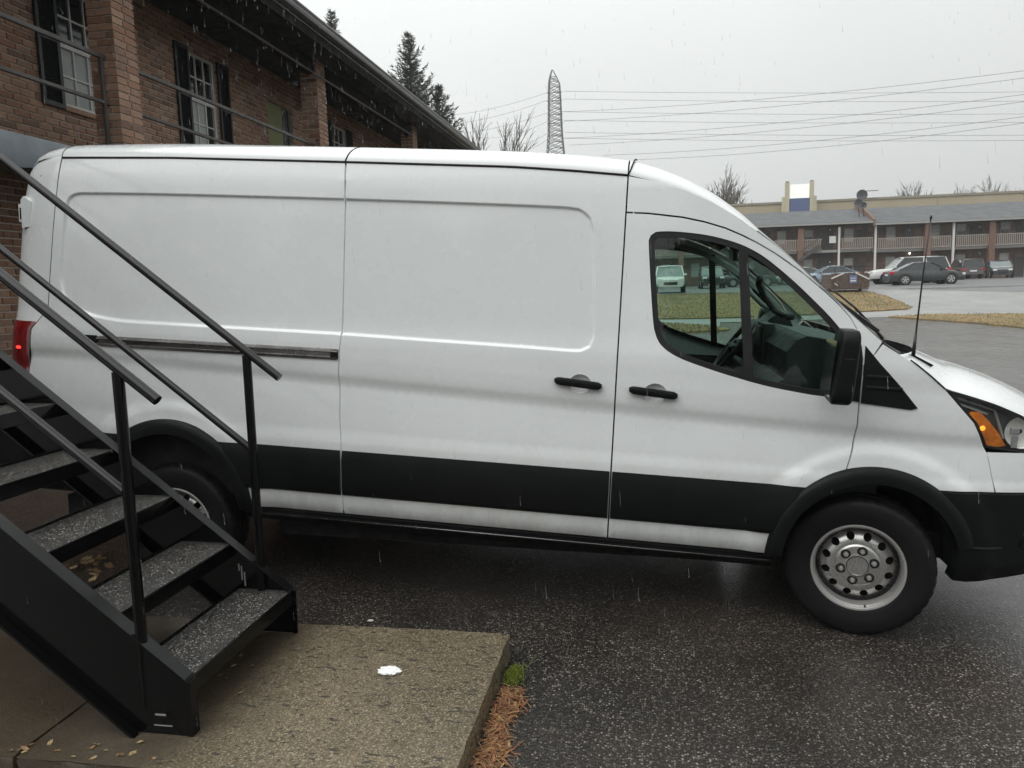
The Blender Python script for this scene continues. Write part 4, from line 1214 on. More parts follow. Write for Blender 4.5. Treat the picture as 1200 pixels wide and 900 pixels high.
def brick_mesh(w, h, d=.018, axis='x'):
    key = (round(w, 3), round(h, 3), axis)
    if key not in brick_me:
        bm_ = bmesh.new(); bmesh.ops.create_cube(bm_, size=1.0)
        for v in bm_.verts:
            x_, y_, z_ = v.co
            k_ = .94 if x_ > 0 else 1.0
            v.co = ((x_+.5)*d-.004, y_*w*(1-.004/w if x_ > 0 else 1), z_*h*(1-.004/h if x_ > 0 else 1))
        bm_.faces.ensure_lookup_table()
        for f_ in [f_ for f_ in bm_.faces if f_.calc_center_median().x < -.003]: bmesh.ops.delete(bm_, geom=[f_], context='FACES_ONLY')
        if axis == 'y':                   # face towards -Y
            for v in bm_.verts: v.co = (v.co.y, -v.co.x, v.co.z)
        me = bpy.data.meshes.new('brick'); bm_.to_mesh(me); bm_.free(); me.materials.append(M_BRICK)
        brick_me[key] = me
    return brick_me[key]
def brick_boxes(mb, face, c, w, h, d=.014):
    """one loose brick (five faces) into a joined mesh"""
    x, y, z = c; j = rnd.uniform(-.002, .003)
    if face == 'x':
        a = [(x, y-w/2, z-h/2), (x, y+w/2, z-h/2), (x, y+w/2, z+h/2), (x, y-w/2, z+h/2)]
        e = [(x+d+j, y-w/2+.003, z-h/2+.003), (x+d+j, y+w/2-.003, z-h/2+.003), (x+d+j, y+w/2-.003, z+h/2-.003), (x+d+j, y-w/2+.003, z+h/2-.003)]
    else:
        a = [(x-w/2, y, z-h/2), (x+w/2, y, z-h/2), (x+w/2, y, z+h/2), (x-w/2, y, z+h/2)]
        e = [(x-w/2+.003, y-d-j, z-h/2+.003), (x+w/2-.003, y-d-j, z-h/2+.003), (x+w/2-.003, y-d-j, z+h/2-.003), (x-w/2+.003, y-d-j, z+h/2-.003)]
    mb.add(a+e, [(4, 5, 6, 7), (0, 1, 5, 4), (1, 2, 6, 5), (2, 3, 7, 6), (3, 0, 4, 7)])
# mortar backing of the wall, with openings left free
def wall_backing():
    b = MB()
    ysx = sorted({Y0, Y1, *[o[0] for o in opens], *[o[1] for o in opens]}); zsx = sorted({-.3, ZT, *[o[2] for o in opens], *[o[3] for o in opens]})
    for a, c in zip(ysx[:-1], ysx[1:]):
        for e, f in zip(zsx[:-1], zsx[1:]):
            ym, zm = (a+c)/2, (e+f)/2
            if any(o[0] < ym < o[1] and o[2] < zm < o[3] for o in opens): continue
            b.quad((WX, a, e), (WX, c, e), (WX, c, f), (WX, a, f))
    for o in opens:                       # reveals
        a, c, e, f = o
        b.quad((WX, a, e), (WX, a, f), (WX-.16, a, f), (WX-.16, a, e)); b.quad((WX, c, e), (WX-.16, c, e), (WX-.16, c, f), (WX, c, f))
        b.quad((WX, a, f), (WX, c, f), (WX-.16, c, f), (WX-.16, a, f)); b.quad((WX, a, e), (WX-.16, a, e), (WX-.16, c, e), (WX, c, e))
    b.box((WX-9, Y0, -.3), (WX-.17, Y1, ZT))
    b.box((WX-.165, Y0, -.3), (WX-.001, Y0+.02, ZT)); b.box((WX-.165, Y1-.02, -.3), (WX-.001, Y1, ZT))
    return bbuild(b, 'wall', M_MORTAR)
wall = wall_backing()
loose = MB(); n_part = 0
cands = []
r = random.Random(11)
for i in range(int((ZT)/CH)+2):
    z = -.05+(i+.5)*CH
    if z > ZT: break
    y = Y0-(CL/2 if i % 2 else 0)
    while y < Y1:
        a, c = max(y, Y0)+CM/2, min(y+CL, Y1)-CM/2
        y += CL
        segs = [(a, c)]
        for o in opens:
            if o[2]-.01 < z < o[3]+.01:
                ns = []
                for (p, q) in segs:
                    if q <= o[0] or p >= o[1]: ns.append((p, q)); continue
                    if p < o[0]-.03: ns.append((p, o[0]-.002))
                    if q > o[1]+.03: ns.append((o[1]+.002, q))
                segs = ns
        for (p, q) in segs:
            if q-p > .02: cands.append((p, q, z))
def near_key(t):
    p, q, z = t; ym = (p+q)/2
    vis = (5.95 < ym < 8.15 and 3.30 < z < 5.3) or (8.9 < ym < 10.4 and 3.6 < z < 5.3)
    return vis
wall_parts = [t for t in cands if near_key(t)]
wall_parts.sort(key=lambda t: (t[0]-6)**2*.5+(t[2]-4.1)**2)
wall_parts = wall_parts[:215]
wp_set = set(wall_parts)
for t in cands:
    p, q, z = t
    if t in wp_set:
        me = brick_mesh(q-p, CH-CM)
        o = bpy.data.objects.new('brick', me)
        o.location = (WX-BX+r.uniform(-.002, .003), (p+q)/2-BY, z)
        o.rotation_euler = (r.uniform(-.006, .006), 0, r.uniform(-.01, .01))
        link(o, wall)
        o.location = (WX-BX+r.uniform(-.002, .003), (p+q)/2-BY, z)
    else:
        brick_boxes(loose, 'x', (WX, (p+q)/2, z), q-p, CH-CM)
# columns
def column(y, detail):
    b = MB(); x1 = -5.434; x0 = -5.72; w = .37
    b.box((x0, y+.014, -.3), (x1, y+w-.014, ZT+.02)); col = bbuild(b, 'column', M_MORTAR)
    for i in range(int(ZT/CH)+1):
        z = -.05+(i+.5)*CH
        if z > ZT+.01: break
        for face in ('x', 'y'):
            span = (y, y+w) if face == 'x' else (x0, -5.42)
            L_ = span[1]-span[0]
            if face == 'x': cuts = [0, .2, L_] if i % 2 else [0, L_-.2, L_]
            else: cuts = [0, .2, L_] if i % 2 == 0 else [0, L_-.2, L_]
            for a, c in zip(cuts[:-1], cuts[1:]):
                a_ = span[0]+a+(CM/2 if a > 0 else 0); c_ = span[0]+c-(CM/2 if c < L_ else 0)
                if face == 'x': ctr = (x1, (a_+c_)/2, z)
                else: ctr = ((a_+c_)/2, y+.014, z)
                if detail and z > 3.35 and z < 5.3:
                    me = brick_mesh(c_-a_, CH-CM, axis=face)
                    o = bpy.data.objects.new('brick', me); o.location = (ctr[0]-BX+(r.uniform(-.001, .002) if face == 'x' else 0), ctr[1]-BY, ctr[2]); o.parent = col; COL.objects.link(o)
                else: brick_boxes(loose, face, ctr, c_-a_, CH-CM)
    return col
for yy, dt in ((2.2, False), (7.6, True), (12.8, False), (18.3, False), (23.7, False)): column(yy, dt)
tag(bbuild(loose, 'brickwork', M_BRICK), kind='stuff')

# walkway, soffit, beam, eave, roof
M_CONC = simple('walkway_concrete', (.17, .165, .155), .8, var=.25, scale=4)
M_FASC = simple('grey_fascia_metal', (.17, .20, .225), .45, var=.25, scale=3, bmp=.1, bscale=4)
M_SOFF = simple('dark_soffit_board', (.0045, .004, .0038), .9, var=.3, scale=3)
M_ROOF = simple('dark_shingle', (.05, .05, .052), .8, var=.35, scale=18, bmp=.5, bscale=30)
M_GUTT = simple('grey_gutter_metal', (.13, .135, .135), .4, var=.2, scale=4)
M_BEAM = simple('brown_beam_paint', (.0085, .007, .006), .8, var=.3, scale=4, spec=.15)
M_IRON = simple('rail_iron', (.065, .060, .056), .5, var=.35, scale=9)
bbuild(MB().box((WX+.02, Y0, 3.13), (-5.47, Y1, 3.28)), 'walkway_floor', M_CONC)
ycol = [2.2, 7.6, 12.8, 18.3, 23.7]
for a, c in zip(ycol[:-1], ycol[1:]):
    a2, c2 = a+.375, c-.005
    ny = int((c2-a2)/.07); rows = []
    for z, bul in ((3.295, 0), (3.27, .010), (3.15, .018), (3.04, .022), (3.015, .012)):
        rows.append([(-5.455+bul+.010*math.sin(k*1.7+z*3)*(1 if z < 3.2 else .2), a2+(c2-a2)*k/ny, z-.012*(math.sin(k*.9)+1)*(1 if z < 3.03 else 0)) for k in range(ny+1)])
    fix_normals(bbuild(MB().grid(rows), 'walkway_fascia', M_FASC, None, True))
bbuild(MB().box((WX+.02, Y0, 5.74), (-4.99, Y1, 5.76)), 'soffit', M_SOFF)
bbuild(MB().box((-5.60, Y0, 5.50), (-5.46, Y1, 5.738)), 'beam', M_BEAM)
bbuild(MB().box((-5.02, Y0, 5.70), (-4.985, Y1, 5.99)), 'eave_board', M_BEAM)
b = MB(); prof = [(-4.984, 5.985), (-4.984, 5.89), (-4.975, 5.872), (-4.93, 5.868), (-4.885, 5.885), (-4.865, 5.93), (-4.87, 5.95), (-4.858, 5.968), (-4.865, 5.985)]
b.grid([[(x, y, z) for x, z in prof] for y in np.linspace(Y0, Y1, 12)]); bbuild(b, 'gutter', M_GUTT, None, 40)
bbuild(MB().box((-4.872, Y0, 5.986), (-4.855, Y1, 6.000)), 'drip_edge', simple('pale_drip_edge', (.42, .43, .43), .4)); bbuild(MB().box((-4.981, Y0, 5.83), (-4.972, Y1, 5.855)), 'drip_edge', M_GUTT)
b = MB(); b.prism([(-4.93, 5.985), (-4.93, 6.02), (-10.0, 7.85), (-15.6, 5.9), (-15.5, 5.86), (-10.0, 7.78)], Y0-.3, Y1+.3); bbuild(b, 'roof', M_ROOF)
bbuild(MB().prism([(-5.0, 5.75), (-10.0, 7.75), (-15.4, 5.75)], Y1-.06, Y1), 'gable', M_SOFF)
b = MB(); b.tube([(-5.36, 8.3, 5.44), (-5.36, 18.0, 5.44)], .018, 6); bbuild(b, 'conduit', M_IRON, None, True)
b = MB(); b.tube([(-4.93, 23.0, 5.9), (-4.93, 23.0, 6.06), (-4.93, 22.8, 6.10)], .03, 6); bbuild(b, 'roof_vent', M_IRON)
# walkway railings, one per bay
for a, c in zip(ycol[:-1], ycol[1:]):
    a2, c2 = a+.372, c-.002
    rl = empty('railing', (0, 0, 0), 0, bld)
    for nm, z, w_ in (('top_rail', 4.33, .042), ('mid_rail', 3.86, .034)):
        b = MB(); b.box((-5.57, a2, z-w_/2), (-5.532, c2, z+w_/2), .004); bbuild(b, nm, M_IRON, rl, 30)
    for yp in (a2+.13, c2-.06):
        b = MB(); b.box((-5.568, yp-.018, 3.28), (-5.534, yp+.018, 4.308), .003); bbuild(b, 'post', M_IRON, rl, 30)
# windows
M_WFR = simple('white_window_frame', (.62, .62, .60), .5, var=.12, scale=8)
M_WGL = simple('dark_window_glass', (.022, .025, .026), .07, var=.3, scale=2, spec=.6)
M_CURT = simple('pale_curtain', (.42, .45, .44), .85, var=.14, scale=5)
M_SHUT = simple('black_shutter_paint', (.018, .021, .022), .5, var=.3, scale=8)
for i, (a, c, z0, z1) in enumerate(wins):
    w = empty('window', (0, 0, 0), 0, bld)
    zm = 4.715; x = WX-.05
    f = MB(); f.box((x-.03, a, z1-.04), (x+.025, c, z1)); f.box((x-.03, a, z0), (x+.025, c, z0+.045)); f.box((x-.03, a, z0+.045), (x+.025, a+.04, z1-.04)); f.box((x-.03, c-.04, z0+.045), (x+.025, c, z1-.04)); f.box((x-.025, a+.04, zm-.025), (x+.03, c-.04, zm+.025))
    bbuild(f, 'window_frame', M_WFR, w)
    for (za, zb) in ((z0+.045, zm-.025), (zm+.025, z1-.04)):
        for k in (1, 2):
            yy = a+.04+(c-a-.08)*k/3; bbuild(MB().box((x-.004, yy-.010, za), (x+.018, yy+.010, zb)), 'muntin', M_WFR, w)
        zz = (za+zb)/2
        for k in range(3):
            p = a+.04+(c-a-.08)*k/3+.010; q = a+.04+(c-a-.08)*(k+1)/3-.010
            bbuild(MB().box((x-.003, p, zz-.010), (x+.016, q, zz+.010)), 'muntin', M_WFR, w)
        for k in range(3):
            for (u0, u1) in ((za, zz-.010), (zz+.010, zb)):
                p = a+.04+(c-a-.08)*k/3+.010; q = a+.04+(c-a-.08)*(k+1)/3-.010
                lower = zb < zm
                lit = lower and ((i == 0) or (i == 1 and k < 2) or i > 2)
                bbuild(MB().box((x-.012, p, u0), (x-.006, q, u1)), 'pane', M_CURT if lit else M_WGL, w)
    bbuild(MB().box((x-.09, a, z0), (x-.08, c, z1)), 'blind', M_WGL, w)
    bbuild(MB().box((WX-.02, a-.04, z0-.06), (WX+.05, c+.04, z0-.005), .004), 'sill', M_BRICK, w)
    for (p, q) in ((a-.36, a-.03), (c+.03, c+.36)):
        sh = empty('shutter', (0, 0, 0), 0, bld)
        f = MB()
        for (u, v_) in ((p, p+.045), (q-.045, q)): f.box((WX+.018, u, z0-.05), (WX+.05, v_, z1+.02))
        for zz in (z0-.05, zm-.03, z1-.03): f.box((WX+.0185, p+.045, zz), (WX+.0495, q-.045, zz+.05))
        bbuild(f, 'shutter_frame', M_SHUT, sh)
        sl = MB(); zz = z0+.01
        while zz < z1-.04:
            sl.add([(WX+.024, p+.046, zz+.018), (WX+.024, q-.046, zz+.018), (WX+.044, q-.046, zz), (WX+.044, p+.046, zz)], [(0, 1, 2, 3)]); zz += .022
        tag(bbuild(sl, 'louvre', M_SHUT, sh), kind='stuff')
        bbuild(MB().box((WX+.016, p+.01, z0-.04), (WX+.022, q-.01, z1)), 'shutter_back', M_SHUT, sh)
# olive door leaf, half open dark doorway beside it
M_OLIVE = simple('olive_green_panel', (.20, .22, .075), .6, var=.12, scale=4)
bbuild(MB().box((WX-.05, 13.09, 3.29), (WX-.01, 13.66, 5.20), .004), 'green_door', M_OLIVE)
bbuild(MB().box((WX-.10, 13.67, 3.285), (WX-.06, 14.04, 5.21)), 'dark_door', M_SHUT)
bbuild(MB().box((WX-.10, 9.32, .1), (WX-.06, 10.18, 2.14)), 'dark_door', M_SHUT)
bbuild(MB().box((WX-.10, 2.42, .2), (WX-.06, 3.28, 2.29)), 'dark_door', M_SHUT)

# weatherproof outlet on the ground-floor wall, seen between the treads
bbuild(MB().box((WX+.018, 6.83-.06, .38-.10), (WX+.05, 6.83+.06, .38+.10), .008), 'outlet_cover', M_WFR)
bbuild(MB().box((WX+.051, 6.83-.005, .38-.03), (WX+.056, 6.83+.035, .38+.05), .004), 'outlet_lid', M_SHUT)

# water dripping off the eave: broken threads of rain water
M_WATER = glass('rain_water', (.97, .98, .98), 1.0, .05)
b = MB(); r = random.Random(5)
for k in range(800):
    y = r.uniform(6.2, 22.0); x = -4.90+r.uniform(-.03, .05); z = 5.86-3.0*r.random()**1.5; ln = r.uniform(.02, .14)
    b.tube([(x, y, z), (x+r.uniform(-.003, .003), y, z-ln)], [.0012, .0034], 5)
tag(b.build('eave_drip', M_WATER, None, True), 'thin threads of rain water dripping off the brick building eave', 'rain drips', kind='stuff')

# falling rain: single stretched drops hanging in the air over the lot
mt, nt, b_ = nmat('rain_drop'); nt.nodes.remove(b_)
tr_ = N(nt, 'ShaderNodeBsdfTransparent'); gl_ = N(nt, 'ShaderNodeBsdfGlossy'); gl_.inputs['Roughness'].default_value = .5
mx_ = N(nt, 'ShaderNodeMixShader'); mx_.inputs[0].default_value = .20
nt.links.new(tr_.outputs[0], mx_.inputs[1]); nt.links.new(gl_.outputs[0], mx_.inputs[2]); nt.links.new(mx_.outputs[0], nt.nodes['Material Output'].inputs['Surface'])
b = MB(); r = random.Random(77)
for k in range(800):
    y = r.uniform(1.6, 9.5); x = r.uniform(-.75, .62)*y*1.05-.17*y; z = r.uniform(0.05, 1.0)*(1.0+.62*y)
    if y > 3.6 and -4.2 < x < 2.4 and z < 2.6: continue
    ln = r.uniform(.015, .045); rr = r.uniform(.0006, .0010)*max(1, y*.42)
    b.tube([(x, y, z), (x+.001, y, z-ln*.6), (x+.002, y, z-ln)], [rr*.25, rr*.8, rr], 4)
tag(b.build('rain', mt, None, True), 'falling rain drops over the wet lot', 'rain', kind='stuff')
# ================================================================== litter round the pad
M_TISS = simple('white_tissue', (.86, .87, .87), .9, var=.04, scale=20)
r = random.Random(21)
from mathutils import noise as mnoise
bm = bmesh.new(); bmesh.ops.create_icosphere(bm, subdivisions=5, radius=1.0)
for v in bm.verts:
    p = v.co.copy()
    cr = abs(mnoise.noise(p*1.7))*.55+abs(mnoise.noise(p*3.9+Vector((3, 1, 2))))*.28
    d = p*(.78+.55*cr)
    ou = 1+.16*mnoise.noise(Vector((p.x*1.3, p.y*1.3, 5)))
    v.co = (d.x*.056*ou, d.y*.036*ou, max(-.001, .008+d.z*.015))
bmesh.ops.remove_doubles(bm, verts=bm.verts[:], dist=.0002)
me = bpy.data.meshes.new('crumpled_tissue'); bm.to_mesh(me); bm.free(); me.materials.append(M_TISS)
o = link(bpy.data.objects.new('crumpled_tissue', me)); o.location = (-1.035, 2.947, PZ+.003); o.rotation_euler = (0, 0, .12)
tag(o, 'crumpled white tissue lying on the tan concrete pad', 'tissue')

def m_leaf(name, cols):
    mt, nt, b = nmat(name)
    ge = N(nt, 'ShaderNodeNewGeometry'); oi = N(nt, 'ShaderNodeObjectInfo')
    ad = N(nt, 'ShaderNodeMath', operation='ADD'); fr = N(nt, 'ShaderNodeMath', operation='FRACT')
    nt.links.new(ge.outputs['Random Per Island'], ad.inputs[0]); nt.links.new(oi.outputs['Random'], ad.inputs[1]); nt.links.new(ad.outputs[0], fr.inputs[0])
    n = len(cols)
    nt.links.new(ramp(nt, fr.outputs[0], [(i/(n-1), cols[i]) for i in range(n)]), b.inputs['Base Color'])
    b.inputs['Roughness'].default_value = .75
    return mt
M_STRAW = m_leaf('pine_straw', [(.15,.055,.025),(.26,.11,.045),(.36,.19,.08),(.10,.045,.024),(.42,.27,.13)])
M_LEAF = m_leaf('dead_leaf', [(.24,.16,.07),(.16,.095,.045),(.34,.26,.13),(.20,.085,.035)])
M_MOSS = m_leaf('moss', [(.14,.19,.02),(.21,.27,.03),(.09,.12,.02),(.28,.30,.05)])
b = MB()
for k in range(2600):
    t = r.random(); y = 2.15+t*.93
    x = -.572+abs(r.gauss(0, .030+.022*math.sin(y*9)**2))*(1.0-.2*t)+.01
    if x > -.40: continue
    a = r.uniform(0, math.pi); ln = r.uniform(.012, .035)
    z = ground_z(x, y)+.004+r.random()**2*.030*max(0, 1-(x+.572)/.15)
    dx, dy, dz = math.cos(a)*ln, math.sin(a)*ln, r.uniform(-.006, .010)
    w = r.uniform(.0010, .0022) if r.random() < .9 else .005
    px, py = -math.sin(a)*w, math.cos(a)*w
    b.add([(x-dx-px, y-dy-py, z-dz), (x-dx+px, y-dy+py, z-dz), (x+px, y+py, z+.003), (x-px, y-py, z+.003), (x+dx+px, y+dy+py, z+dz), (x+dx-px, y+dy-py, z+dz)], [(0, 1, 2, 3), (3, 2, 4, 5)])
tag(b.build('pine_straw_litter', M_STRAW), 'rusty pine straw drifted along the edge of the concrete pad', 'pine straw', kind='stuff')
b = MB()
for k in range(2600):
    rr = abs(r.gauss(0, .026)); a = r.uniform(0, 2*math.pi)
    x = -.535+rr*math.cos(a)*.8; y = 3.16+rr*math.sin(a)*1.9
    if x < -.575: x = -.575+r.random()*.01
    z = ground_z(x, y)+max(0, .045*(1-(rr/.07)**2))
    h = r.uniform(.006, .016); aa = r.uniform(0, 6.28); w = .0022
    b.add([(x-math.cos(aa)*w, y-math.sin(aa)*w, z), (x+math.cos(aa)*w, y+math.sin(aa)*w, z), (x+r.uniform(-.006, .006), y+r.uniform(-.006, .006), z+h)], [(0, 1, 2)])
for k in range(16):
    x = -.54+r.uniform(-.03, .05); y = 3.20+r.uniform(-.05, .10); z = ground_z(x, y)
    dx, dy, h = r.uniform(-.02, .09), r.uniform(-.05, .05), r.uniform(.03, .07)
    b.add([(x-.0012, y, z), (x+.0012, y, z), (x+dx*.6+.001, y+dy*.6, z+h), (x+dx*.6-.001, y+dy*.6, z+h), (x+dx, y+dy, z+h*.85)], [(0, 1, 2, 3), (3, 2, 4)])
tag(b.build('moss_clump', M_MOSS), 'bright green moss tuft at the corner of the concrete pad', 'moss', kind='stuff')
# dead leaves under and before the stairs: each leaf its own object
def leaf_mesh():
    n = 9; vs = [(0, 0, 0)]; 
    for k in range(n*2):
        a = 2*math.pi*k/(n*2); rr = (.022 if k % 2 else .013)*r.uniform(.8, 1.2)
        vs.append((rr*math.cos(a)*1.2, rr*math.sin(a), r.uniform(0, .005)))
    me = bpy.data.meshes.new('dead_leaf'); me.from_pydata(vs, [], [(0, k+1, (k+1) % (2*n)+1) for k in range(2*n)]); me.materials.append(M_LEAF)
    return me
lms = [leaf_mesh() for _ in range(5)]
spots = []
for k in range(14): spots.append((r.gauss(-1.93, .10), r.gauss(2.31, .05), PZ))
for k in range(5): spots.append((r.gauss(-2.22, .04), r.gauss(2.26, .02), PZ))
for k in range(6): spots.append((r.gauss(-1.75, .08), r.gauss(2.9, .12), PZ))
spots = [(x, min(max(y, 2.23), 3.34), z) for x, y, z in spots]
for x, y, z in spots:
    o = bpy.data.objects.new('dead_leaf', lms[r.randrange(5)]); s = r.uniform(.35, .8)
    o.scale = (s, s*r.uniform(.6, 1), s); o.rotation_euler = (r.uniform(-.2, .2), r.uniform(-.2, .2), r.uniform(0, 6.28)); o.location = (x, y, z+.004)
    link(o); tag(o, 'small tan dead leaf fallen on the pad around the foot of the stairs', 'leaf', 'dead leaves scattered under the stairs')
for k in range(34):
    x, y = r.gauss(-3.35, .13), r.gauss(3.98, .12)
    o = bpy.data.objects.new('dead_leaf', lms[r.randrange(5)]); s = r.uniform(.7, 1.6)
    o.scale = (s, s*r.uniform(.6, 1), s); o.rotation_euler = (r.uniform(-.4, .4), r.uniform(-.4, .4), r.uniform(0, 6.28)); o.location = (x, y, ground_z(x, y)+.006+r.random()*.02)
    link(o); tag(o, 'rusty dead leaf in the pile on the asphalt behind the stair treads', 'leaf', 'leaf pile behind the stairs')
M_CHIP = simple('pale_chip', (.62, .60, .54), .7, var=.2, scale=20)
for nm, (x, y), s, lb in (('paper_scrap', (-.93, 3.43), .016, 'tiny pale scrap on the asphalt just past the far pad edge'), ('paper_scrap', (.38, 2.30), .009, 'tiny pale scrap on the open asphalt right of the pad'), ('paper_scrap', (-1.37, 3.62), .016, 'tiny tan scrap on the asphalt beside the lowest stair tread')):
    b = MB(); b.prism([(-s, -s*.5), (s*.4, -s*.8), (s, .1*s), (s*.3, s*.6), (-s*.7, s*.4)], 0, .004, 'z'); o = b.build(nm, M_CHIP)
    o.location = (x, y, ground_z(x, y)+.004); tag(o, lb, 'litter')
# ================================================================== verges, path and drive beyond the lot
M_GRASS = m_grass('dry_winter_grass', (.30, .19, .085), (.22, .165, .075), (.125, .118, .052))
M_CPATH = simple('pale_wet_concrete', (.255, .257, .248), .55, var=.14, scale=.5, kind='Object')
M_KERB = simple('kerb_concrete', (.40, .40, .38), .6, var=.15, scale=2)
island = [(-30, 33.0), (-10, 32.2), (-1.9, 31.9), (.5, 32.4), (5, 34.6), (9.2, 36.9), (11.8, 37.9), (12.15, 38.6), (12.3, 40.5), (12.2, 42.6), (11.9, 44.6), (11.0, 45.6), (7.8, 46.2), (0.9, 46.4), (-8, 46.2), (-30, 46)]
ilift = lambda x, y: .03+.04*float(sstep(0, 2.0, min(abs(y-46.4), 2.0)))*float(sstep(0, 1.5, min(1.5, abs(12.4-x))))
def ragged(pl, a, seed):
    r_ = random.Random(seed); P = resample(pl, .45)
    return [(x+r_.uniform(-a, a), y+r_.uniform(-a, a)) for x, y in P]
sheet('grass_verge', ragged(island, .10, 1), M_GRASS, ilift, .8, skirt=.12)
sheet('grass_verge', ragged([(-14, 22.8), (-1.4, 23.2), (.4, 24.6), (2.3, 25.8), (2.75, 26.8), (2.6, 28.0), (.5, 29.9), (-1.8, 29.0), (-14, 28.4)], .13, 2), M_GRASS, .05, .7, skirt=.08)
stripR = [(10.3, 35.1), (11.2, 34.4), (12.4, 32.1), (12.9, 29.2), (13.5, 27.2), (16, 22), (40, 21), (40, 36.2), (18.0, 36.3), (16.0, 36.35), (11.7, 36.0)]
sheet('grass_verge', ragged(stripR, .16, 3), M_GRASS, .05, .8, skirt=.08)
sheet('concrete_path', [(-30, 30.0), (-1.8, 29.05), (.5, 29.95), (2.6, 28.1), (2.9, 31.1), (8.7, 34.7), (10.25, 35.15), (11.7, 36.05), (16, 36.4), (40, 36.3), (40, 43.0), (18.6, 43.2), (14.6, 45.2), (12.4, 46.6), (11.9, 44.7), (12.25, 42.7), (12.35, 40.5), (12.2, 38.5), (11.8, 37.85), (9.2, 36.85), (5, 34.55), (.5, 32.35), (-1.9, 31.85), (-10, 32.15), (-30, 32.95)], M_CPATH, .012, .8)
sheet('far_lot', [(-60, 46.5), (.9, 46.6), (11.0, 46.2), (12.2, 46.8), (14.6, 45.3), (18.6, 43.3), (70, 43.2), (70, 79.2), (-60, 79.2)], M_FASPH, .008, 2.0)
# blades of dry grass on the verges
r = random.Random(31); b = MB()
polys = [(np.array(island), ilift, 26000), (np.array(stripR), lambda x, y: .05, 14000), (np.array([(-5, 23.1), (.4, 24.6), (2.3, 25.8), (2.6, 28), (.5, 29.9), (-5, 28.8)]), lambda x, y: .05, 7000)]
for pl, lf, n in polys:
    lo, hi = pl.min(0), pl.max(0); lo[0] = max(lo[0], -4); hi[0] = min(hi[0], 24)
    P = np.array([(r.uniform(lo[0], hi[0]), r.uniform(lo[1], hi[1])) for _ in range(n)]); P = P[sdist(pl, P) < .12]
    for x, y in P:
        z = ground_z(x, y)+lf(x, y)-.01; h = r.uniform(.03, .09); a = r.uniform(0, 3.14); w = r.uniform(.008, .02)
        b.add([(x-math.cos(a)*w, y-math.sin(a)*w, z), (x+math.cos(a)*w, y+math.sin(a)*w, z), (x+r.uniform(-.05, .05), y+r.uniform(-.05, .05), z+h)], [(0, 1, 2)])
M_BLADE = m_leaf('dry_grass_blade', [(.28,.20,.10),(.21,.165,.08),(.14,.13,.055),(.34,.26,.14)])
tag(b.build('dry_grass', M_BLADE), 'dry tan winter grass on the verges beyond the lot', 'grass', kind='stuff')

# ================================================================== far motel
M_MROOF = simple('grey_motel_roof', (.098, .103, .108), .75, var=.10, scale=.6)
M_MFASC = simple('motel_fascia', (.34, .335, .32), .6, var=.1)
M_TAN = simple('tan_railing_paint', (.36, .31, .27), .7, var=.12)
M_MWALL = M_FBRICK
M_PIER = m_brick('motel_pier_brick', [(.22, .125, .09), (.26, .155, .11), (.20, .11, .08)])
M_POST = simple('white_post_paint', (.66, .66, .63), .6, var=.08)
M_MWIN = simple('motel_window_blind', (.50, .51, .49), .6, var=.2, scale=1.5)
M_MDOOR = simple('motel_door_paint', (.075, .065, .062), .6, var=.25)
M_LAMP = emit('wall_lamp_glow', (1.0, .96, .88), 3.0)
MX, MY, MZ = 20.0, 81.5, 1.40
motel = empty('motel_building', (MX, MY, MZ))
tag(motel, 'long two-storey brick motel with grey roof and balcony beyond the parked cars', 'building')
def mo(mb, name, mat, parent=None, smooth=None):
    mb.v = [(p[0]-MX, p[1]-MY, p[2]-MZ) for p in mb.v]; return mb.build(name, mat, parent or motel, smooth)
XA, XM, XB = -8.0, 21.4, 52.0
mo(MB().box((XA, 81.5, .6), (XB, 92, 7.0)), 'wall', M_MWALL)
for x0, x1, dz in ((XA, XM, .22), (XM+.2, XB, 0)):
    b = MB(); b.prism([(79.35, 6.78+dz), (79.35, 6.93+dz), (86.0, 8.88), (93, 6.9+dz), (93, 6.75+dz), (86, 8.75)], x0, x1, 'x'); mo(b, 'roof', M_MROOF)
    mo(MB().box((x0, 79.27, 6.72+dz), (x1, 79.345, 6.90+dz)), 'eave_board', M_MFASC)
    mo(MB().box((x0, 79.4, 6.70+dz), (x1, 81.48, 6.76+dz)), 'soffit', M_SOFF)
    mo(MB().box((x0, 80.0, 4.18+dz*.6), (x1, 81.48, 4.42+dz*.6)), 'balcony_floor', M_MFASC)
b = MB(); b.prism([(79.3, 6.6), (79.3, 7.3), (86, 9.7), (86.2, 9.7), (86.2, 6.6)], XM, XM+.2, 'x'); mo(b, 'fire_wall', M_PIER)
piers = [-4.0, 3.5, 9.2, 14.9, 26.4, 32.0, 38.0, 44.0]; posts = [0, 6.3, 18.45, 21.75, 28.66, 35.0, 41.0, 47.0]
for x in piers: mo(MB().box((x-.26, 79.62, .6), (x+.26, 79.98, 6.72)), 'brick_pier', M_PIER)
for x in posts: mo(MB().box((x-.09, 79.66, .6), (x+.09, 79.84, 6.71)), 'post', M_POST)
stops = sorted(piers+posts)
for a, c in zip(stops[:-1], stops[1:]):
    if a > 14 and c < 19: c_ = 16.9
    else: c_ = c-.2
    dz = .13 if c <= 21.8 else 0
    rl = empty('balcony_railing', (0, 0, 0), 0, motel)
    mo(MB().box((a+.2, 79.76, 5.42+dz), (c_, 79.84, 5.50+dz)), 'rail', M_TAN, rl); mo(MB().box((a+.2, 79.76, 4.44+dz), (c_, 79.84, 4.53+dz)), 'rail', M_TAN, rl)
    b = MB(); x = a+.28
    while x < c_-.05: b.box((x, 79.775, 4.53+dz), (x+.075, 79.825, 5.42+dz)); x += .17
    tag(mo(b, 'baluster', M_TAN, rl), kind='stuff')
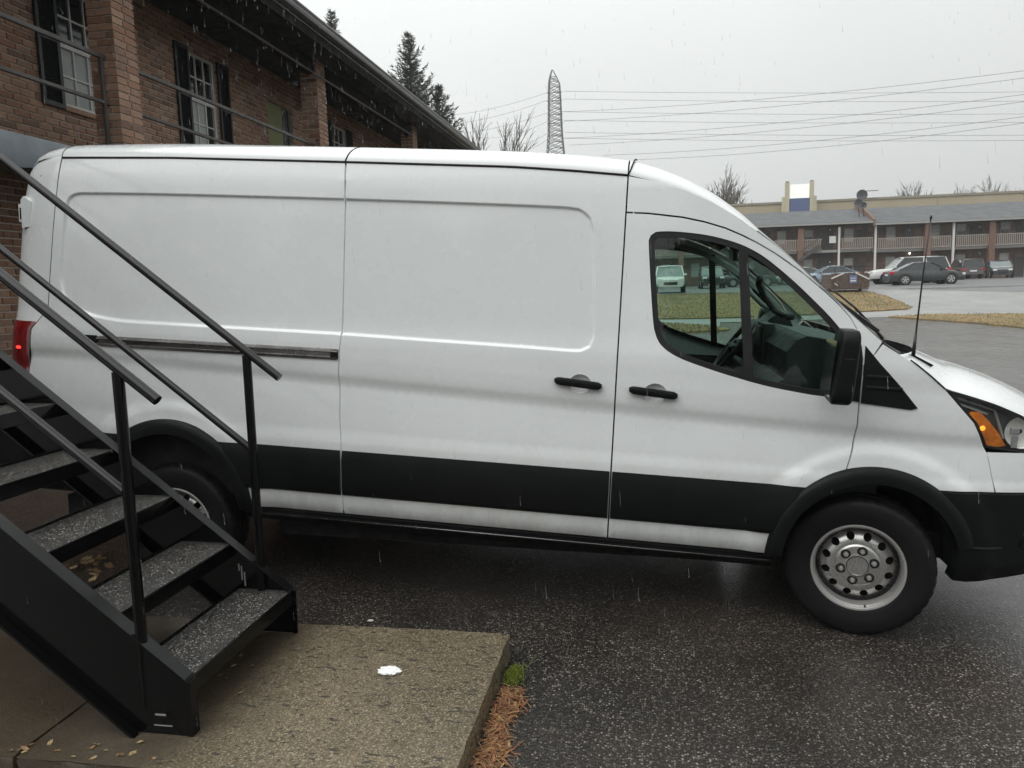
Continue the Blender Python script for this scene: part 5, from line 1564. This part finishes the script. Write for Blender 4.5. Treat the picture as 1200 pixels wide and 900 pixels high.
def mwin(x, z0, z1, w=.88):
    wn_ = empty('window', (0, 0, 0), 0, motel)
    f = MB(); f.box((x-w/2, 81.42, z0), (x-w/2+.07, 81.495, z1)); f.box((x+w/2-.07, 81.42, z0), (x+w/2, 81.495, z1)); f.box((x-w/2+.07, 81.42, z1-.07), (x+w/2-.07, 81.495, z1)); f.box((x-w/2+.07, 81.42, z0), (x+w/2-.07, 81.495, z0+.07)); f.box((x-w/2+.07, 81.43, (z0+z1)/2-.03), (x+w/2-.07, 81.494, (z0+z1)/2+.03))
    mo(f, 'window_frame', M_MFASC, wn_)
    mo(MB().box((x-w/2+.07, 81.46, (z0+z1)/2+.03), (x+w/2-.07, 81.47, z1-.07)), 'pane', M_MWIN, wn_)
    mo(MB().box((x-w/2+.07, 81.46, z0+.07), (x+w/2-.07, 81.47, (z0+z1)/2-.03)), 'pane', M_MWIN if rnd.random() < .5 else M_WGL, wn_)
for x in (-5, -2, 2, 5, 8, 10.4, 13.4, 15.95, 19.75, 23.6, 27.6, 29.95, 33.8, 36.5, 39.5, 42.6, 45.6):
    mwin(x, 5.3, 6.66); mwin(x, 2.35, 3.75)
for x in (-3.5, 0.6, 6.6, 11.8, 17.2, 20.9, 25.2, 31.2, 35.2, 40.9):
    for z0 in (MZ-.1, 4.44):
        d = mo(MB().box((x-.46, 81.42, z0), (x+.46, 81.49, z0+2.03)), 'door', M_MDOOR)
mo(MB().box((16.9, 81.40, 1.3), (18.3, 81.44, 6.6)), 'stairwell', M_MDOOR)
lmp = [(25.35, 3.98), (25.25, 6.2), (31.5, 6.25), (31.6, 3.75), (17.95, 6.55), (18.0, 3.4), (28.3, 4.55)]
for i, (x, z) in enumerate(lmp): mo(MB().box((x-.07, 81.30, z-.06), (x+.07, 81.40, z+.10), .02), 'wall_lamp', M_LAMP if i == 0 else M_POST)
mo(MB().box((17.55, 79.70, 5.20), (18.15, 79.74, 5.86)), 'notice_board', M_POST)
st_ = empty('motel_stairs', (0, 0, 0), 0, motel)
b = MB(); b.beam((13.6, 79.3, 2.75), (16.6, 79.3, 5.0), .08, .28); mo(b, 'stringer', M_MDOOR, st_)
b = MB(); b.beam((13.4, 79.25, 3.4), (16.6, 79.25, 5.75), .05, .07); mo(b, 'handrail', M_MDOOR, st_)
b = MB()
for k in range(11): b.box((13.6+k*.28, 79.32, 2.80+k*.21), (13.9+k*.28, 80.2, 2.84+k*.21))
tag(mo(b, 'tread', M_MDOOR, st_), kind='stuff')
# bank of satellite dishes and frame on the fire wall
for (x, z, rr) in ((20.75, 9.75, .52), (20.45, 9.0, .40), (20.9, 8.75, .33)):
    ds = empty('satellite_dish', (0, 0, 0), 0, motel)
    b = MB(); b.lathe([(.001, .12), (rr*.5, .09), (rr*.85, .02), (rr, -.03)], (x, 81.0, z), 'y', 16); mo(b, 'dish', M_MROOF, ds, True)
    b = MB(); b.tube([(x, 81.1, z), (x+.25, 81.6, z-1.4)], .04, 6); mo(b, 'mast', M_MDOOR, ds)
b = MB(); 
for p, q in (((20.8, 80.9, 10.1), (22.2, 80.9, 10.1)), ((22.2, 80.9, 10.1), (22.2, 80.9, 9.35)), ((22.2, 80.9, 9.4), (20.9, 80.9, 9.35)), ((21.3, 80.9, 10.1), (21.3, 80.9, 7.6))): b.beam(p, q, .06, .06)
mo(b, 'antenna_frame', M_MDOOR)

# ================================================================== beige store behind
M_BEIGE = simple('beige_stucco', (.42, .36, .26), .85, var=.08, scale=.4)
M_CAPS = simple('tan_coping', (.30, .27, .215), .8, var=.1, scale=.5)
store = empty('store_building', (30, 100, 1.5))
tag(store, 'beige flat-roofed store rising behind the motel roof', 'building')
def stb(mb, name, mat): 
    mb.v = [(p[0]-30, p[1]-100, p[2]-1.5) for p in mb.v]; return mb.build(name, mat, store)
stb(MB().box((6, 97, .6), (75, 130, 10.72)), 'wall', M_BEIGE)
stb(MB().box((5.9, 96.9, 10.72), (75.1, 130.1, 10.98)), 'coping', M_CAPS)
for x in (24, 33, 42, 51): stb(MB().box((x-.03, 96.97, 1), (x+.03, 96.995, 10.70)), 'panel_joint', M_CAPS)
sgn_t = empty('store_sign_tower', (15.7, 85.5, 1.5))
tag(sgn_t, 'white and blue sign panel between two cream pylons above the motel roof', 'sign')
def sgb(mb, name, mat): 
    mb.v = [(p[0]-15.7, p[1]-95.5, p[2]-1.5) for p in mb.v]; return mb.build(name, mat, sgn_t)
sgn_t.location = (15.7, 95.5, 1.5)
M_CREAM = simple('cream_pylon', (.52, .48, .36), .8, var=.06, scale=.5); M_SIGNW = emit('white_sign_panel', (.95, .95, .90), .35); M_SIGNB = simple('blue_sign_panel', (.10, .135, .26), .5, var=.1)
for x, s in ((16.25, -1), (18.95, 1)):
    sgb(MB().box((x-.22, 95.2, 1), (x+.22, 95.8, 12.95)), 'pylon', M_CREAM); sgb(MB().box((x+s*.30-.25, 95.3, 1), (x+s*.30+.25, 95.7, 11.35)), 'pylon_shoulder', M_CREAM)
    sgb(MB().box((x-.16, 95.25, 12.95), (x+.16, 95.75, 13.12)), 'pylon_cap', M_CAPS)
sgb(MB().box((16.55, 95.3, 11.15), (18.68, 95.6, 12.72)), 'white_panel', M_SIGNW)
sgb(MB().box((16.55, 95.28, 1.2), (18.68, 95.62, 11.13)), 'blue_panel', M_SIGNB)

# ================================================================== parked cars
M_CGL = simple('car_glass', (.030, .036, .038), .08, var=.2, spec=.7)
M_CGLL = simple('car_screen_glass', (.13, .16, .16), .10, var=.2, spec=.8)
M_HLT = simple('car_headlamp', (.75, .76, .74), .15, var=.1, spec=.8)
M_TLT = simple('car_tail_lamp', (.42, .02, .03), .2, var=.1)
M_ALLOY = simple('alloy_wheel', (.55, .55, .54), .3, metal=.5)
M_CTYRE = simple('car_tyre', (.015, .015, .016), .7)
KIND = {
 'sedan': dict(st=[(-2.28,.86,.70),(-2.2,.95,.82),(-1.6,1.00,.90),(-1.0,.97,.91),(0,.95,.915),(.75,.955,.91),(1.0,.95,.90),(1.6,.86,.87),(2.05,.76,.80),(2.28,.64,.66)], gh=[(-1.75,1.0),(-.78,1.44),(.20,1.45),(1.15,.93)], wb=(-1.38,1.38), z0=.24, wr=.33),
 'suv': dict(st=[(-2.65,1.02,.84),(-2.6,1.08,.94),(-1.8,1.10,.98),(0,1.10,.99),(1.2,1.10,.98),(1.35,1.10,.97),(2.3,1.04,.94),(2.62,.94,.86),(2.70,.80,.80)], gh=[(-2.55,1.1),(-2.25,1.85),(.50,1.87),(1.28,1.10)], wb=(-1.65,1.65), z0=.40, wr=.40),
 'jeep': dict(st=[(-2.1,1.0,.82),(-2.05,1.05,.90),(-1.2,1.06,.92),(0,1.06,.93),(.8,1.06,.92),(1.7,1.0,.90),(2.05,.92,.84),(2.12,.80,.78)], gh=[(-2.02,1.06),(-1.85,1.72),(.20,1.73),(.85,1.06)], wb=(-1.3,1.3), z0=.38, wr=.37),
 'hatch': dict(st=[(-2.0,.95,.76),(-1.95,1.0,.86),(-1.0,1.02,.89),(0,1.0,.90),(.8,.99,.89),(1.3,.93,.87),(1.75,.84,.80),(1.98,.70,.68)], gh=[(-1.9,1.02),(-1.35,1.48),(.15,1.50),(1.1,.97)], wb=(-1.25,1.25), z0=.24, wr=.32),
}
def car(label, cat, kind, loc, rz, paint, hood_white=None, group=None):
    K = KIND[kind]; root = empty('parked_car', (loc[0], loc[1], ground_z(loc[0], loc[1])+.008), rz)
    tag(root, label, cat, group)
    z0 = K['z0']; b = MB(); rows = []
    a = stations([(x, z, w) for x, z, w in K['st']], 26)
    for x, zt, w in a:
        rows.append([(x, -w*.90, z0), (x, -w*.985, z0+.10), (x, -w, z0+(zt-z0)*.45), (x, -w*.985, zt-.10), (x, -w*.94, zt-.03), (x, -w*.80, zt), (x, 0, zt+.025), (x, w*.80, zt), (x, w*.94, zt-.03), (x, w*.985, zt-.10), (x, w, z0+(zt-z0)*.45), (x, w*.985, z0+.10), (x, w*.90, z0)])
    b.grid(rows)
    for rw in (rows[0], rows[-1]): b.add(rw, [tuple(range(len(rw)))])
    fix_normals(b.build('body', paint, root, 35))
    (xa, za), (xc, zc), (xd, zd), (xe_, ze) = K['gh']
    wb = float(np.interp((xa+xe_)/2, a[:, 0], a[:, 2]))*.95; wr = wb-.14
    B = [(xa, za), (xe_, ze)]; T = [(xc, zc), (xd, zd)]
    V = [(xa, -wb, za-.03), (xe_, -wb, ze-.03), (xe_, wb, ze-.03), (xa, wb, za-.03), (xc, -wr, zc), (xd, -wr, zd), (xd, wr, zd), (xc, wr, zc)]
    for nm, f, mt in (('windscreen', (1, 2, 6, 5), M_CGLL), ('rear_screen', (3, 0, 4, 7), M_CGL), ('side_window', (0, 1, 5, 4), M_CGL), ('side_window', (2, 3, 7, 6), M_CGL)):
        raw(nm, [V[i] for i in f], [(0, 1, 2, 3)], mt, root)
    b = MB(); rws = []
    for x, z, k in ((xc-.10, zc-.05, .96), (xc+.05, zc+.012, .985), ((xc+xd)/2, max(zc, zd)+.03, 1.0), (xd-.05, zd+.012, .985), (xd+.10, zd-.05, .96)):
        rws.append([(x, -wr*k-.02, z-.055), (x, -wr*k*.9, z), (x, 0, z+.018), (x, wr*k*.9, z), (x, wr*k+.02, z-.055)])
    fix_normals(b.grid(rws).build('roof', paint, root, True))
    for s in (-1, 1):
        for (p, q) in (((xa, za), (xc, zc)), ((xe_, ze), (xd, zd))):
            b = MB(); b.beam((p[0], s*(wb+.004), p[1]-.03), (q[0], s*(wr+.010), q[1]-.02), .06, .075); b.build('pillar', paint, root)
        xm = (xc+xd)/2+.05
        b = MB(); b.beam((xm+.03, s*(wb+.004), (za+ze)/2-.03), (xm, s*(wr+.012), zc-.03), .03, .09, (1, 0, 0)); b.build('pillar', M_SEAL if kind == 'sedan' else paint, root)
        if kind == 'suv':
            b = MB(); b.beam((-.95, s*(wb+.004), za-.03), (-.90, s*(wr+.012), zc-.03), .03, .16, (1, 0, 0)); b.build('pillar', paint, root)
        for xw in K['wb']:
            wv = float(np.interp(xw, a[:, 0], a[:, 2])); rr = K['wr']
            b = MB(); b.lathe([(rr+.07, -.02*s), (rr+.07, .006*s), (.01, .006*s)], (xw, s*wv, rr+.01), 'y', 24); b.build('wheel_arch', M_DARK, root)
            wl = empty('wheel', (xw, s*(wv+.005), rr), 0, root)
            b = MB(); b.lathe([(rr*.62, -.12*s), (rr*.64, .02*s), (rr*.9, .03*s), (rr, .008*s), (rr, -.16*s)], (0, 0, 0), 'y', 24); b.build('tyre', M_CTYRE, wl, 40)
            b = MB(); b.lathe([(rr*.66, .021*s), (rr*.58, .024*s), (rr*.56, .008*s)], (0, 0, 0), 'y', 24)
            for k in range(5):
                t = 2*math.pi*k/5+.3; b.beam((0, .016*s, 0), (rr*.6*math.cos(t), .016*s, rr*.6*math.sin(t)), .075, .022, (0, 1, 0))
            b.build('rim', M_ALLOY, wl, 40)
    xf = a[-1][0]; xb = a[0][0]; wf = float(a[-2][2]); wk = float(a[1][2]); zf = float(a[-3][1])
    for s in (-1, 1):
        b = MB(); b.box((xf-.16, s*wf*.78-.16, zf-.20), (xf+.012, s*wf*.78+.16, zf-.06), .03); b.build('headlight', M_HLT, root, 40)
        b = MB(); b.box((xb-.012, s*wk*.86-.14, .72 if kind != 'suv' else .80), (xb+.28, s*wk*.86+.14, .90 if kind != 'suv' else 1.08), .03); b.build('tail_light', M_TLT, root, 40)
        b = MB(); b.box((xd+.55, s*(wb+.10)-.09, ze+.02), (xd+.68, s*(wb+.10)+.09, ze+.16), .03); b.build('wing_mirror', paint, root, 40)
    b = MB(); b.box((xf-.05, -wf*.5, z0+.12), (xf+.02, wf*.5, z0+.30), .02); b.build('grille', M_SEAL, root)
    b = MB(); b.box((xb-.02, -.28, .62), (xb+.02, .28, .74), .005); b.build('number_plate', M_HLT, root)
    if hood_white is not None:
        b = MB(); b.grid([[(x, y, zt+.03-.02*abs(y)) for y in np.linspace(-.78, .78, 5)] for x, zt, w in a if xe_-.05 < x < a[-3][0]]); b.build('bonnet', hood_white, root, True)
    return root
def cpaint(n, c, ro=.25): return simple(n, c, ro, var=.05, coat=.7)
P_WHITE = cpaint('car_white', (.62, .62, .60)); P_CHAR = cpaint('car_charcoal', (.035, .040, .043)); P_GREY = cpaint('car_grey', (.09, .088, .082)); P_GREEN = cpaint('car_dark_green', (.045, .052, .06)); P_BLUE = cpaint('car_pale_blue', (.25, .33, .40)); P_SILV = cpaint('car_silver', (.42, .43, .44)); P_BLACK = cpaint('car_black', (.02, .022, .024)); P_CREAM = cpaint('car_cream_hood', (.50, .52, .45))
GRP = 'cars parked in front of the motel'
car('large white SUV parked behind the dark sedan in front of the motel', 'suv', 'suv', (18.75, 60.5), math.pi, P_WHITE, group=GRP)
car('charcoal sedan parked sideways in front of the white SUV, silver wheels', 'sedan', 'sedan', (18.05, 55.0), 0, P_CHAR, group=GRP)
car('grey SUV parked nose-in to the motel, its rear window facing us', 'suv', 'jeep', (28.3, 76.0), math.pi/2, P_GREY, group=GRP)
car('dark hatchback with pale cream bonnet parked facing us at the motel', 'hatchback', 'hatch', (31.0, 75.5), -math.pi/2-.25, P_GREEN, P_CREAM, group=GRP)
car('pale blue sedan parked behind the brown trailer', 'sedan', 'sedan', (14.6, 66.0), math.pi, P_BLUE, group=GRP)
car('silver sedan parked behind the pale blue one, mostly hidden by the van', 'sedan', 'sedan', (13.2, 70.5), math.pi, P_SILV, group=GRP)
car('black sedan roof showing behind the pale blue car by the motel stairs', 'sedan', 'sedan', (14.4, 76.0), math.pi, P_BLACK, group=GRP)
car('white SUV facing us, seen through the van side window', 'suv', 'jeep', (1.55, 51.5), -math.pi/2, P_WHITE, group=GRP)
car('dark SUV facing us beside the white one, seen through the van window', 'suv', 'jeep', (5.2, 64.0), -math.pi/2, P_BLACK, group=GRP)
car('dark green sedan at the right edge of the van window view', 'sedan', 'sedan', (8.6, 68.0), 0, P_GREEN, group=GRP)

# brown utility trailer on the verge
M_BROWN = simple('brown_stained_boards', (.095, .066, .052), .7, var=.3, scale=5, bmp=.3, bscale=20)
M_SIGN2 = simple('sign_blue', (.13, .17, .33), .5, var=.1)
TX, TY = 10.9, 44.3; TZ = ground_z(TX, TY)+.12
tr = empty('utility_trailer', (TX, TY, TZ)); tag(tr, 'brown boarded utility trailer with black mesh gate and small blue sign on the grass', 'trailer')
x = -1.0
for k in range(11):
    b = MB(); b.box((-.98+k*.17, -.02, .16), (-.98+k*.17+.16, .02, .98+.02*(k % 2)), .006); b.build('board', M_BROWN, tr)
for s in (-1, 1):
    for k in range(4):
        b = MB(); b.box((s*.96-.02, .03, .18+k*.19), (s*.96+.02, 2.4, .18+k*.19+.18), .006); b.build('side_board', M_BROWN, tr)
b = MB(); b.box((-.95, 0, .10), (.95, 2.4, .158)); b.build('deck', M_BROWN, tr)
for p, q in (((-.98, -.05, .70), (-.35, -.05, .98)), ((.25, -.05, .98), (.95, -.05, .62))):
    b = MB(); b.beam(p, q, .05, .07); b.build('white_brace', M_POST, tr)
for xx in (-.45, -.1, .27, .62, .98):
    b = MB(); b.beam((xx, .03, .9), (xx, .03, 1.30), .03, .03); b.build('gate_bar', M_SEAL, tr)
b = MB(); b.beam((-.47, .03, 1.30), (1.0, .03, 1.30), .035, .035); b.build('gate_bar', M_SEAL, tr)
b = MB(); b.box((-.05, -.06, .42), (.33, -.045, .86), .01); sg = b.build('sign', M_SIGN2, tr)
b = MB(); b.box((0.0, -.066, .52), (.28, -.061, .60)); b.build('white_band', M_POST, sg)
b = MB(); b.box((0.0, -.066, .68), (.28, -.061, .72)); b.build('white_band', M_POST, sg)
for s in (-1, 1):
    b = MB(); b.lathe([(.02, .05), (.2, .05), (.26, .03), (.28, 0), (.26, -.03)], (s*.80, 1.2, .10), 'x', 20); b.build('wheel', M_CTYRE, tr, 40)
b = MB(); b.tube([(-.85, -.05, .5), (-.85, -.35, .42), (-.75, -.5, .3)], .05, 8); b.build('coupling', M_RAIL, tr)

# ================================================================== trees
M_BARK = simple('grey_bark', (.13, .115, .10), .9, var=.3, scale=8)
M_CONI = m_leaf('hazed_conifer_needles', [(.060,.078,.048),(.080,.100,.062),(.046,.060,.040),(.10,.115,.075)])  # greens lightened, so distance haze is put into the needle colour
def conifer(name, label, loc, h, rad, seed, bare=.25):
    r = random.Random(seed); root = empty(name, loc); tag(root, label, 'tree', 'conifers behind the brick building')
    MB().tube([(0, 0, 0), (.03, 0, h*.5), (0, .02, h)], [h*.016, h*.009, .012], 8).build('trunk', M_BARK, root, True)
    b = MB(); z = h*bare; k = 0
    while z < h*.99:
        t = (z-h*bare)/(h*(1-bare)); L_ = rad*(1-t)**.9*r.uniform(.35, 1.2)+.10; n = 4 if t < .85 else 3
        for j in range(n):
            a = k*2.4+j*2*math.pi/n+r.uniform(-.5, .5); l = L_*r.uniform(.65, 1.15)
            d = Vector((math.cos(a), math.sin(a), 0)); rise = .45+.35*t
            prev = Vector((0, 0, z)); ns = max(4, int(l/.10))
            for i in range(ns):
                u = (i+1)/ns; p = Vector((0, 0, z))+d*l*u+Vector((0, 0, l*(rise*u*u-.12*u)))
                side = Vector((-d.y, d.x, 0)); wd = .22+.30*l*(1-u)*.5
                for q in range(5):
                    s_ = r.choice((-1, 1)); tip = p+side*s_*wd*r.uniform(.3, 1.2)+d*wd*r.uniform(.2, .9)+Vector((0, 0, r.uniform(-.10, .16)))
                    base = prev.lerp(p, r.random()); wv = Vector((r.uniform(-.09, .09), r.uniform(-.09, .09), r.uniform(-.07, .07)))
                    b.add([base, base+wv, tip], [(0, 1, 2)])
                prev = p
        z += r.uniform(.13, .26)*(1.0-.35*t); k += 1
    tag(b.build('crown', M_CONI, root), kind='stuff')
    return root
conifer('conifer_tree', 'dark pointed conifer standing behind the brick building eave', (-14.9, 50, .8), 17.6, 5.0, 1)
conifer('conifer_tree', 'shorter dark conifer just right of the taller pointed one', (-13.2, 50.6, .8), 14.4, 3.8, 2, .3)
conifer('conifer_tree', 'conifer whose tip alone shows above the gutter line', (-24.1, 60, .8), 23.2, 3.2, 3, .4)
def bare_tree(name, label, loc, h, seed, spread=.5, group='bare winter trees', fork=3, twig=.012, depth=6):
    r = random.Random(seed); root = empty(name, loc); tag(root, label, 'tree', group)
    tk = MB(); cr = MB()
    def grow(p, d, l, rad, lv):
        n = 3; pts = [p]; q = p.copy(); dd = d.copy()
        for i in range(n):
            dd = (dd+Vector((r.uniform(-.16, .16), r.uniform(-.16, .16), r.uniform(-.03, .12)))).normalized(); q = q+dd*l/n; pts.append(q.copy())
        rs = [max(twig*.6, rad*(1-.45*i/n)) for i in range(n+1)]
        (tk if lv == 0 else cr).tube(pts, rs, 7 if lv < 2 else 4, False)
        if lv >= depth or l < .18: return
        for k in range(fork if lv else fork+1):
            t = r.uniform(.35, 1.0); pp = pts[min(n, int(t*n)+0)].lerp(pts[min(n, int(t*n)+1)], t*n-int(t*n)) if t < 1 else pts[-1]
            nd = (dd+Vector((r.uniform(-1, 1), r.uniform(-1, 1), r.uniform(-.25, .6)))*spread*1.2).normalized()
            grow(pp, nd, l*r.uniform(.5, .78), max(twig, rad*.55), lv+1)
        grow(pts[-1], dd, l*.74, max(twig, rad*.58), lv+1)
    grow(Vector((0, 0, 0)), Vector((0, 0, 1)), h*.34, h*.017, 0)
    tk.build('trunk', M_BARK, root, True); tag(cr.build('crown', M_BARK, root, True), kind='stuff')
    return root
bare_tree('bare_tree', 'larger leafless tree just right of the brick building eave', (-10.4, 60, 1.1), 13.6, 4, .42, depth=5, twig=.018)
bare_tree('bare_tree', 'small leafless tree against the brick building eave', (-12.4, 61, 1.1), 11.6, 5, .42, depth=5, twig=.018)
bare_tree('bare_tree', 'leafless round-crowned tree above the van cab, left of the store sign', (10.6, 105, 1.4), 14.6, 6, .7, depth=5, twig=.03, fork=4)
for i, (x, h, lb) in enumerate(((39.2, 13.6, 'leafless tree at the left of the row above the store roof'), (41.8, 13.9, 'leafless tree second from left above the store roof'), (43.6, 13.2, 'leafless tree between the bare pair and the green tree above the store'), (47.6, 12.6, 'low leafless tree right of the green tree above the store'), (52.5, 14.2, 'leafless tree at the right picture edge above the store'))):
    bare_tree('bare_tree', lb, (x, 134, 1.5), h+.9, 20+i, .45, depth=5, twig=.03)
M_OLVL = m_leaf('dull_green_leaves', [(.075,.080,.040),(.10,.10,.055),(.055,.060,.032)])
def leafy(loc, h, rad, seed, label):
    r = random.Random(seed); root = empty('leafy_tree', loc); tag(root, label, 'tree')
    MB().tube([(0, 0, 0), (.1, 0, h*.6), (0, 0, h*.9)], [.2, .12, .03], 7).build('trunk', M_BARK, root, True)
    b = MB(); cl = [(r.gauss(0, rad*.45), r.gauss(0, rad*.45), h*.72+r.gauss(0, rad*.33)) for _ in range(26)]
    for c in cl:
        for k in range(150):
            p = Vector((c[0]+r.gauss(0, rad*.17), c[1]+r.gauss(0, rad*.17), c[2]+r.gauss(0, rad*.15))); s = .09
            b.add([p, p+Vector((r.uniform(-s, s), r.uniform(-s, s), r.uniform(-s, s)))*1.6, p+Vector((r.uniform(-s, s), r.uniform(-s, s), r.uniform(-s, s)))*1.6], [(0, 1, 2)])
    tag(b.build('crown', M_OLVL, root), kind='stuff')
leafy((50.0, 134, 1.5), 14.6, 2.6, 8, 'dull green leafy tree among bare ones above the store roof')
leafy((58.0, 134, 1.5), 15.6, 2.6, 9, 'dull green leafy tree at the far right edge above the store')

# trees across the lot behind the photographer, mirrored in the van's glass and paint
def big_tree(loc, h, rad, seed, label):
    r = random.Random(seed); root = empty('oak_tree', loc); tag(root, label, 'tree', 'trees behind the photographer')
    MB().tube([(0, 0, 0), (.1, 0, h*.3), (-.1, .1, h*.75)], [.32, .24, .06], 9).build('trunk', M_BARK, root, True)
    b = MB(); cl = []
    for _ in range(60):
        a = r.uniform(0, 6.28); q = math.sqrt(r.random()); zz = r.uniform(.22, 1)
        k = rad*(1-abs(zz-.5)**2*2.2)
        cl.append((math.cos(a)*q*k, math.sin(a)*q*k, zz*h))
    lm = MB()
    for c in cl[::3]: lm.tube([(0, 0, c[2]*.55), c], [.09, .02], 5)
    lm.build('limb', M_BARK, root)
    for c in cl:
        for k in range(230):
            p = Vector((c[0]+r.gauss(0, rad*.19), c[1]+r.gauss(0, rad*.19), c[2]+r.gauss(0, h*.055))); s = .22
            b.add([p, p+Vector((r.uniform(-s, s), r.uniform(-s, s), r.uniform(-s, s)))*1.6, p+Vector((r.uniform(-s, s), r.uniform(-s, s), r.uniform(-s, s)))*1.6], [(0, 1, 2)])
    tag(b.build('crown', M_OLVL, root), kind='stuff')
for i, (x, y, h) in enumerate(((-18, -21, 10), (-10.5, -22, 11), (-3.5, -21, 9.5), (4.2, -22, 11), (12.0, -21, 10), (20, -22, 11))):
    big_tree((x, y, ground_z(x, y)), h, 3.1, 60+i, 'dull green leafy tree in the row behind the photographer, mirrored in the van glass')

# ================================================================== pylon and power lines
M_GALV = simple('galvanised_steel', (.16, .165, .165), .6, var=.15, scale=1)
pyl = empty('lattice_pylon', (-16.75, 150, 1.5)); tag(pyl, 'grey lattice steel pylon rising behind the van roof', 'pylon')
hw = [(0, 2.9), (14, 2.2), (25.7, 1.55), (29, 1.28), (32.5, 1.18), (36.5, 1.08), (38.4, .98), (39.5, .62), (40.8, .08)]
def hwz(z): return float(np.interp(z, [a for a, _ in hw], [c for _, c in hw]))
xo = lambda z: -.32*float(sstep(38.2, 40.8, z))
for sx_ in (-1, 1):
    for sy_ in (-1, 1):
        MB().tube([(xo(z)+sx_*w, sy_*w*.8, z) for z, w in hw], .10, 5).build('leg', M_GALV, pyl)
b = MB(); z = .5
lv = [0]
while lv[-1] < 39: lv.append(lv[-1]+max(1.0, 1.0*hwz(lv[-1])*.75))
for z0, z1 in zip(lv[:-1], lv[1:]):
    w0, w1 = hwz(z0), hwz(z1)
    for s in (-1, 1):
        b.tube([(xo(z0)-w0, s*w0*.8, z0), (xo(z1)+w1, s*w1*.8, z1)], .055, 4, False); b.tube([(xo(z0)+w0, s*w0*.8, z0), (xo(z1)-w1, s*w1*.8, z1)], .055, 4, False)
        b.tube([(xo(z0)+s*w0, -w0*.8, z0), (xo(z1)+s*w1, w1*.8, z1)], .05, 4, False); b.tube([(xo(z0)+s*w0, w0*.8, z0), (xo(z1)+s*w1, -w1*.8, z1)], .05, 4, False)
    b.tube([(xo(z1)-w1, -w1*.8, z1), (xo(z1)+w1, -w1*.8, z1)], .05, 4, False)
tag(b.build('lattice_brace', M_GALV, pyl), kind='stuff')
for z in (37.6, 36.1, 33.6, 32.0, 29.8, 28.6):
    b = MB(); b.tube([(-1.5, 0, z-1.5+.6), (1.5, 0, z-1.5+.6)], .07, 5); b.build('cross_arm', M_GALV, pyl)
def wire(p, q, sag, label, group):
    p, q = Vector(p), Vector(q); n = 24
    b = MB(); b.tube([p.lerp(q, i/n)-Vector((0, 0, 4*sag*(i/n)*(1-i/n))) for i in range(n+1)], .030, 4, False)
    o = b.build('power_line', M_GALV); tag(o, label, 'power line', group); return o
A0 = [(-14.92,150,38.29),(-14.95,150,36.89),(-15.0,150,34.57),(-15.03,150,33.01),(-15.08,150,30.82),(-15.11,150,29.73)]; A1 = [(72.0,150,32.08),(72.09,150,30.54),(72.2,150,28.43),(72.28,150,27.02),(72.39,150,24.89),(72.44,150,24.04)]; B1 = [(-58.6,210,49.1),(-57.5,210,46.75),(-55.2,210,44.35),(-44.5,210,42.6),(-37.5,210,40.8),(-35.3,210,39.3)]; C0 = [(-15.65,150,34.61),(-15.2,150,32.86),(-15.27,150,29.74),(-14.16,150,28.41),(-7.75,150,26.15),(-1.4,150,25.0)]; C1 = [(56.4,110,27.5),(56.5,110,26.7),(56.6,110,24.75),(56.6,110,23.9),(56.7,110,22.1),(56.8,110,21.4)]
ORD = ['topmost', 'second from the top', 'third from the top', 'third from the bottom', 'second from the bottom', 'lowest']
for i in range(6):
    wire(A0[i], A1[i], .3, 'level power line right of the pylon, '+ORD[i], 'level power lines right of the pylon')
    wire((A0[i][0]-3.2, 150, A0[i][2]), B1[i], 1.2, 'power line falling to the left of the pylon, '+ORD[i], 'power lines left of the pylon')
    wire(C0[i], C1[i], 1.0, 'power line slanting up to the right of the sky, '+ORD[i], 'slanting power lines right of the pylon')
# ================================================================== rainy air
mt, nt, b = nmat('rain_haze')
nt.nodes.remove(b)
pv = N(nt, 'ShaderNodeVolumePrincipled')
pv.inputs['Color'].default_value = (.90, .92, .92, 1)
pv.inputs['Density'].default_value = .0008
nt.links.new(pv.outputs[0], nt.nodes['Material Output'].inputs['Volume'])
b = MB(); b.box((-160, -60, -12), (160, 320, 60))
hz = b.build('haze', mt); tag(hz, 'thin pale rainy haze over the lot', 'haze', kind='stuff')
